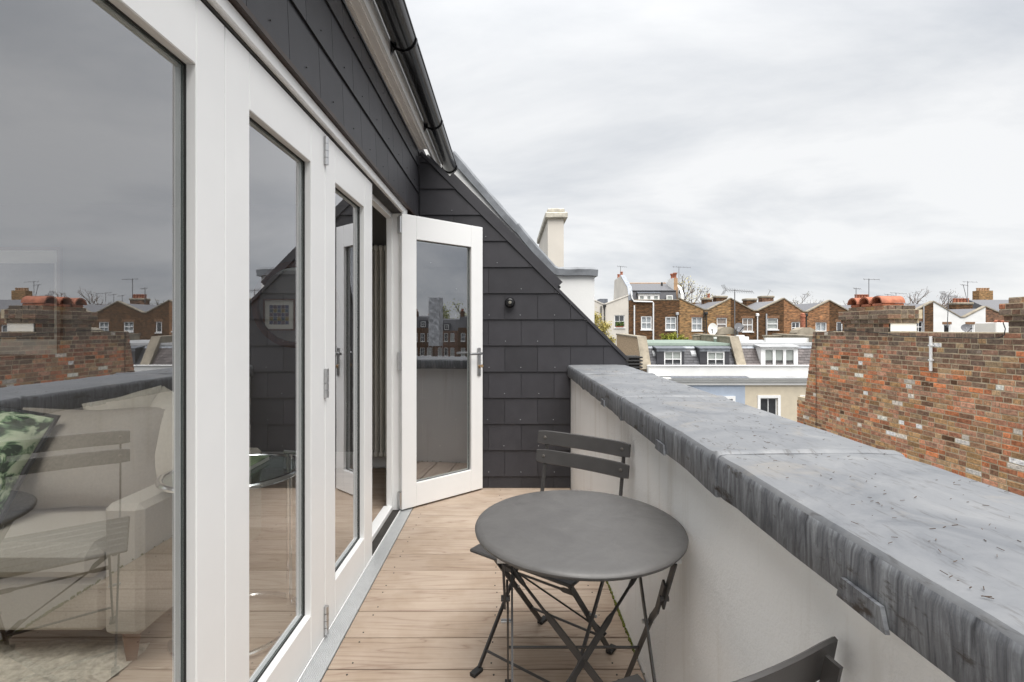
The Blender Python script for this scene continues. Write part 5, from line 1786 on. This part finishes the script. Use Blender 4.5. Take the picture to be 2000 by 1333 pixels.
# red flue pot in front of the orange house
rp = q(1568, 618, 30)
rpt = thing('red_flue_pot', 'tall red clay flue pot with domed cap in front of the orange house', 'chimney pot', (rp.x, 30, -1))
MB().lathe([(.13, -2.6), (.13, -.06), (.16, -.05), (.16, .03), (.13, .04), (.13, .14), (.09, .18), (.02, .20)], (rp.x, 30, rp.z), 16).build('pot', M['terracotta'], rpt, smooth=True)
MB().box((rp.x - .4, 29.8, -9), (rp.x + 1.4, 31, rp.z - 2.55)).build('plinth', M['bw_stock'], rpt)


# ================================================================== aerials and dishes
def aerial(label, x, ybase, ytop, Y, boom=1.0, ang=0.0, n=7, r=.024, size=1.0, tilt=0.0, kind='yagi'):
    b_ = q(x, ybase, Y); t_ = q(x, ytop, Y)
    t = thing('aerial', label, 'aerial', (b_.x, Y, b_.z), 0, 'television aerials on the rooftops')
    tx = t_.x + tilt
    MB().tube([(b_.x, Y, b_.z), (tx, Y, t_.z)], r, 6).build('mast', M['aerial_metal'], t)
    d = Vector((math.cos(ang), math.sin(ang), -.06)); s_ = Vector((-math.sin(ang), math.cos(ang), 0)); top = Vector((tx, Y, t_.z - .05))
    MB().tube([top - d * boom * .35, top + d * boom * .65], r * .7, 5).build('boom', M['aerial_metal'], t)
    for k in range(n):
        c = top + d * boom * (-.3 + .95 * k / max(1, n - 1))
        L = .18 * size * (1.1 - .4 * k / n)
        MB().tube([c - (s_ * .6 + Vector((0, 0, .5))) * L, c + (s_ * .6 + Vector((0, 0, .5))) * L], r * .55, 4).build('element', M['aerial_metal'], t)
    if kind == 'grid':
        r *= .8
        c = top - d * boom * .35
        for s2 in (-1, 1):
            for k in range(5):
                MB().tube([c + Vector((-.03 * k, -.22, s2 * (.05 + .05 * k))), c + Vector((-.03 * k, .22, s2 * (.05 + .05 * k)))], r * .5, 4).build('element', M['aerial_metal'], t)
    return t


aerial('tall mast aerial with long yagi above the dark brown house', 1435, 664, 566, FY + 4.4, 1.7, .15, 12, .028, 1.5, 0, 'grid')
aerial('thin aerial on the white gable chimney at left', 1212, 548, 520, BY + 3.4, .9, .1, 5, .024)
aerial('aerial above the red pots of the mansard house', 1326, 575, 521, BY + 1.5, 1.6, -.1, 6, .024)
aerial('small leaning aerial on the yellow house chimney', 1378, 584, 569, BY + 5, .8, .5, 5, .024, 1.2, -.2)
aerial('skinny aerial over the brown house second chimney', 1499, 578, 567, BY + 5, 1.2, .9, 6, .024, 1.2, .3)
aerial('slim aerial left of the pots behind the terracotta hoods', 1672, 594, 563, BY + 7, .8, .1, 5, .035)
aerial('tallest aerial above the row of pots, tip bent down', 1697, 584, 545, BY + 7, 1.4, -.3, 4, .035)
aerial('small aerial just right of the terracotta hoods', 1717, 592, 577, BY + 6, .8, .2, 4, .024)
aerial('aerial rising between hoods and bare tree', 1734, 594, 575, BY + 6, 1.1, .2, 4, .024)
aerial('aerial nearest the bare treetop at right', 1750, 590, 572, BY + 6, 1.8, .1, 5, .024)
aerial('large grid aerial in front of the white V-roofed house', 1850, 640, 577, 33, 1.5, .35, 8, .024, 1.6, .1, 'grid')
aerial('leaning thin aerial over the white house chimney', 1891, 596, 556, BY + 5, .9, .2, 4, .024, 1, -.5)
aerial('upright thin aerial over the white house chimney', 1890, 596, 550, BY + 5, 1.2, -.2, 4, .024)
aerial('aerial on the roof behind the brown casement house', 1572, 590, 575, BY + 8, 1.0, .4, 5, .024)


def dish(label, x, y_, Y, r, face_, mat_, elong=1.0):
    c = q(x, y_, Y); n_ = Vector(face_).normalized()
    t = thing('satellite_dish', label, 'dish', c, 0, 'satellite dishes on the rooftops')
    pr = [(r * k / 6, -.10 * r * (1 - (k / 6) ** 2) * 1.6) for k in range(1, 7)]
    mb = MB().lathe([(.001, -.16 * r)] + pr + [(r, .012)] + [(rr, hh + .014) for rr, hh in pr[::-1]] + [(.001, -.16 * r + .014)], c, 28, n_)
    for v in mb.v: v.z = c.z + (v.z - c.z) * elong
    mb.build('reflector', M[mat_], t, smooth=True)
    MB().tube([c - Vector((0, 0, r * .9)), c + n_ * r * 1.0 - Vector((0, 0, r * .35))], .02, 6).build('arm', M['iron'], t)
    MB().tube([c + n_ * r * .9 - Vector((0, 0, r * .33)), c + n_ * r * 1.15 - Vector((0, 0, r * .3))], .04, 8).build('receiver', M['iron'], t)
    MB().tube([c - n_ * .02, c - n_ * .12 - Vector((0, 0, .1)), c - n_ * .12 - Vector((0, 0, r * 1.0 + .35))], .03, 8).build('bracket', M['pipe_grey'], t)


dish('white satellite dish left of the rounded grey chimney', 1392, 643, FY + 4.5, .25, (-.5, -.86, .1), 'white_wall', 1.35)
dish('dark grey satellite dish right of the rounded grey chimney', 1443.5, 640, FY + 4.3, .30, (.2, -.95, .2), 'slate_far', .9)
dish('black satellite dish seen edge-on below the dark grey one', 1440, 654, FY + 4.2, .28, (.85, -.5, .1), 'iron', 1.3)
dish('grey satellite dish on the white house behind the brick wall', 1888, 641, 33, .36, (-.1, -1, .2), 'slate_far', .75)
dish('small grey dish on the mansard house chimney', 1331, 571, BY + .5, .36, (.5, -.8, 0), 'iron', .8)


# ================================================================== trees
def tree(label, base, height, spread, leafm, leaves, lsize, seed, cat='tree', group='trees among the houses', depth=5, trunk=.5):
    rr = random.Random(seed)
    t = thing('tree', label, cat, base, 0, group)
    wood, tips = MB(), []

    def grow(p, d, L, r, lev):
        mid = p + d * L * .5 + Vector((rr.uniform(-1, 1), rr.uniform(-1, 1), rr.uniform(-.3, .6))) * L * .07
        e = p + d * L
        wood.tube([p, mid, e], [r, r * .85, r * .66], 6 if lev < 2 else 4, caps=False)
        if lev >= 2: tips.append((mid, lev)); tips.append((e, lev))
        if lev == depth: return
        for _ in range(3 if lev < 3 else rr.choice((2, 3))):
            a = Vector((rr.gauss(0, 1), rr.gauss(0, 1), rr.gauss(.25, .6))).normalized()
            nd = (d * rr.uniform(.7, 1.0) + a * spread).normalized()
            nd.z = max(nd.z, -.15)
            grow(e if rr.random() < .7 else mid, nd.normalized(), L * rr.uniform(.60, .80), r * .65, lev + 1)

    grow(Vector(base), Vector((0, 0, 1)), height * trunk * .62, height * .020, 0)
    zmax = max(v.z for v in wood.v); s_ = (height) / (zmax - base[2])
    B = Vector(base)
    for v in wood.v: v.xyz = B + (v - B) * s_
    wood.build('trunk', M['bark'], t)
    lf = MB()
    for _ in range(leaves):
        p, lev = rr.choice(tips)
        c = B + (p - B) * s_ + Vector((rr.gauss(0, 1), rr.gauss(0, 1), rr.gauss(0, 1))) * lsize * 3.2
        a = Vector((rr.uniform(-1, 1), rr.uniform(-1, 1), rr.uniform(-1, 1))).normalized() * lsize * rr.uniform(.6, 1.3)
        b_ = Vector((rr.uniform(-1, 1), rr.uniform(-1, 1), rr.uniform(-1, 1))).normalized() * lsize * .6
        lf.add([c - a, c - b_, c + a, c + b_], [(0, 1, 2, 3)])
    if leaves: lf.build('crown', M[leafm], t)
    return t




def bushy(label, base, clumps, leafm, n_leaf, lsize, seed):
    rr = random.Random(seed)
    t = thing('tree', label, 'tree', base, 0, 'trees among the houses')
    B = Vector(base); wood = MB()
    fork = B + Vector((0, 0, (min(c[0].z for c in clumps) - B.z) * .75))
    wood.tube([B, (B + fork) / 2 + Vector((.1, 0, 0)), fork], [.22, .17, .13], 8)
    lf = MB()
    for c, r_ in clumps:
        wood.tube([fork, (fork + c) / 2 + Vector((rr.uniform(-.2, .2), rr.uniform(-.2, .2), 0)), c], [.09, .06, .03], 5)
        for _ in range(9):
            e = c + Vector((rr.gauss(0, 1), rr.gauss(0, 1), rr.gauss(.4, .8))).normalized() * r_ * rr.uniform(.7, 1.15)
            wood.tube([c, (c + e) / 2 + Vector((0, 0, rr.uniform(-.05, .1))), e], [.028, .016, .006], 4)
            for _k in range(n_leaf // (9 * len(clumps))):
                p = c + (e - c) * rr.uniform(.25, 1.08) + Vector((rr.gauss(0, 1), rr.gauss(0, 1), rr.gauss(0, 1))) * r_ * .17
                a = Vector((rr.uniform(-1, 1), rr.uniform(-1, 1), rr.uniform(-1, 1))).normalized() * lsize * rr.uniform(.6, 1.3)
                b_ = Vector((rr.uniform(-1, 1), rr.uniform(-1, 1), rr.uniform(-1, 1))).normalized() * lsize * .6
                lf.add([p - a, p - b_, p + a, p + b_], [(0, 1, 2, 3)])
    wood.build('trunk', M['bark'], t)
    lf.build('crown', M[leafm], t)


bushy('yellow-green spring tree beside the cream rendered house', (q(1160, 650, 31).x, 31, -9),
      [(q(1164, 628, 31), .62), (q(1178, 645, 30.6), .55), (q(1168, 662, 31), .8), (q(1188, 668, 30.8), .5), (q(1195, 690, 31), .55), (q(1175, 700, 30.8), .9), (q(1140, 640, 31.4), .9)], 'leaf_yellow', 7000, .055, 3)
bushy('bright lime shrub showing over the green-edged roof', (q(1312, 655, 34).x, 34, -9),
      [(q(1298, 664, 34), .36), (q(1312, 662, 34.2), .40), (q(1326, 665, 34), .36), (q(1338, 668, 34.3), .3), (q(1305, 672, 34), .5)], 'leaf_green', 5200, .05, 4)
tree('bare tree with first leaves behind the mansard house chimney', (q(1322, 600, 62).x, 62, -9), 17.2, .50, 'leaf_yellow', 2200, .10, 5, trunk=.55, depth=6)
tree('thin bare tree on the skyline above the dark brown house', (q(1552, 600, 78).x, 78, -9), 16.2, .55, 'leaf_bud', 1800, .09, 6, trunk=.5, depth=6)
tree('bare reddish tree on the skyline behind the terracotta hoods', (q(1785, 600, 72).x, 72, -9), 16.6, .62, 'leaf_red', 3500, .07, 8, trunk=.5, depth=6)
tree('pale bare tree on the skyline above the orange house', (q(1600, 600, 85).x, 85, -9), 15.6, .6, 'leaf_bud', 500, .1, 11, trunk=.5, depth=6)
tree('leafing tree low on the skyline right of the bare reddish one', (q(1838, 600, 70).x, 70, -9), 13.9, .6, 'leaf_yellow', 900, .12, 12, trunk=.5, depth=6)

# ================================================================== street to the right, seen only in the open door's pane
RX = 92.0
frR = Fr((RX, 0, 0), (0, 1, 0), (-1, 0, 0))
mats_r = ('bs_brown', 'bs_purple', 'bs_stock', 'bs_brown', 'bs_purple', 'bs_brown', 'bs_stock')
desc_r = ('first', 'second', 'third', 'fourth', 'fifth', 'sixth', 'seventh')
for k in range(7):
    y0 = -44 + k * 5.0; y1 = y0 + 4.98
    zt_ = 1.2 + (.4 if k % 2 else -.2)
    t = thing('terrace_house', '%s dark brick house from the left reflected in the open door pane' % desc_r[k], 'house', (RX, y0 + 2.5, -9), 0, 'dark brick houses reflected in the open door')
    holes = [(y0 + a, b_, y0 + a + .85, b_ + 1.7) for a in (.6, 2.0, 3.4) for b_ in (-1.2, -4.2)]
    wall_mesh(frR, [(y0, -9), (y1, -9), (y1, zt_), (y0, zt_)], holes, .3, .12).build('front_wall', M[mats_r[k]], t)
    for h_ in holes: window(t, frR, h_, 2, 2, fw=.10, d=.04, fill='blind' if rnd.random() < .4 else DK, sill=True)
    MB().prism([(RX + .3, y0, zt_ - .1), (RX + 1.4, y0, zt_ + 2.2), (RX + 6, y0, zt_ + 2.6), (RX + 8, y0, zt_ - .1)], (0, y1 - y0, 0)).build('roof', M['slate_grey'], t)
    frD = Fr((RX + .25, 0, 0), (0, 1, 0), (-1, 0, 0))
    dm = wall_mesh(frD, [(y0 + 1.7, zt_), (y0 + 3.2, zt_), (y0 + 3.2, zt_ + 1.5), (y0 + 1.7, zt_ + 1.5)], [(y0 + 1.95, zt_ + .2, y0 + 2.95, zt_ + 1.3)], 1.2, .1).build('dormer', M['slate_grey'], t)
    window(dm, frD, (y0 + 1.95, zt_ + .2, y0 + 2.95, zt_ + 1.3), 2, 2, fw=.1, d=.02, fill=DK, sill=False, flat=True)
    MB().box((RX + 1.5, y0 + .05, zt_), (RX + 3.2, y0 + .6, zt_ + 3.4)).build('chimney_stack', M['bs_brown'], t)
    for j in range(4):
        MB().lathe([(.14, 0), (.11, .4), (.14, .5)], (RX + 1.75 + j * .4, y0 + .32, zt_ + 3.401), 8).build('chimney_pot', M['terracotta'], t)
wrap = thing('wrapped_scaffold', 'scaffold wrapped in pale sheeting reflected in the open door pane', 'scaffold', (88, -22.6, -9))
sh = MB()
na, nh = 18, 16
for j in range(nh + 1):
    for i in range(na):
        a = 2 * math.pi * i / na
        r_ = 1.35 * (1 + .06 * rnd.uniform(-1, 1)) * (1 / max(abs(math.cos(a)), abs(math.sin(a)))) * .9
        sh.v.append(Vector((88 + r_ * math.cos(a), -22.6 + r_ * math.sin(a), -2 + 9.4 * j / nh)))
for j in range(nh):
    for i in range(na):
        sh.f.append([j * na + i, j * na + (i + 1) % na, (j + 1) * na + (i + 1) % na, (j + 1) * na + i]); sh.m.append(0)
sh.build('sheeting', M['sheeting'], wrap)
for sx_, sy_ in ((-1.1, -1.1), (1.1, -1.1), (-1.1, 1.1), (1.1, 1.1)):
    MB().tube([(88 + sx_, -22.6 + sy_, -9), (88 + sx_, -22.6 + sy_, 7.6)], .05, 6).build('pole', M['steel'], wrap)
for k, (yy_, hh_, lm) in enumerate(((-34, 14.5, 'leaf_red'), (-25, 15.5, 'leaf_green'), (-18, 16.0, 'leaf_green'))):
    tree(('reddish tree behind the reflected brick houses', 'green tree behind the reflected brick houses, middle', 'tallest green tree behind the reflected brick houses')[k], (RX + 16, yy_, -9), hh_, .6, lm, 2600, .2, 30 + k, group='trees reflected in the open door', depth=4)
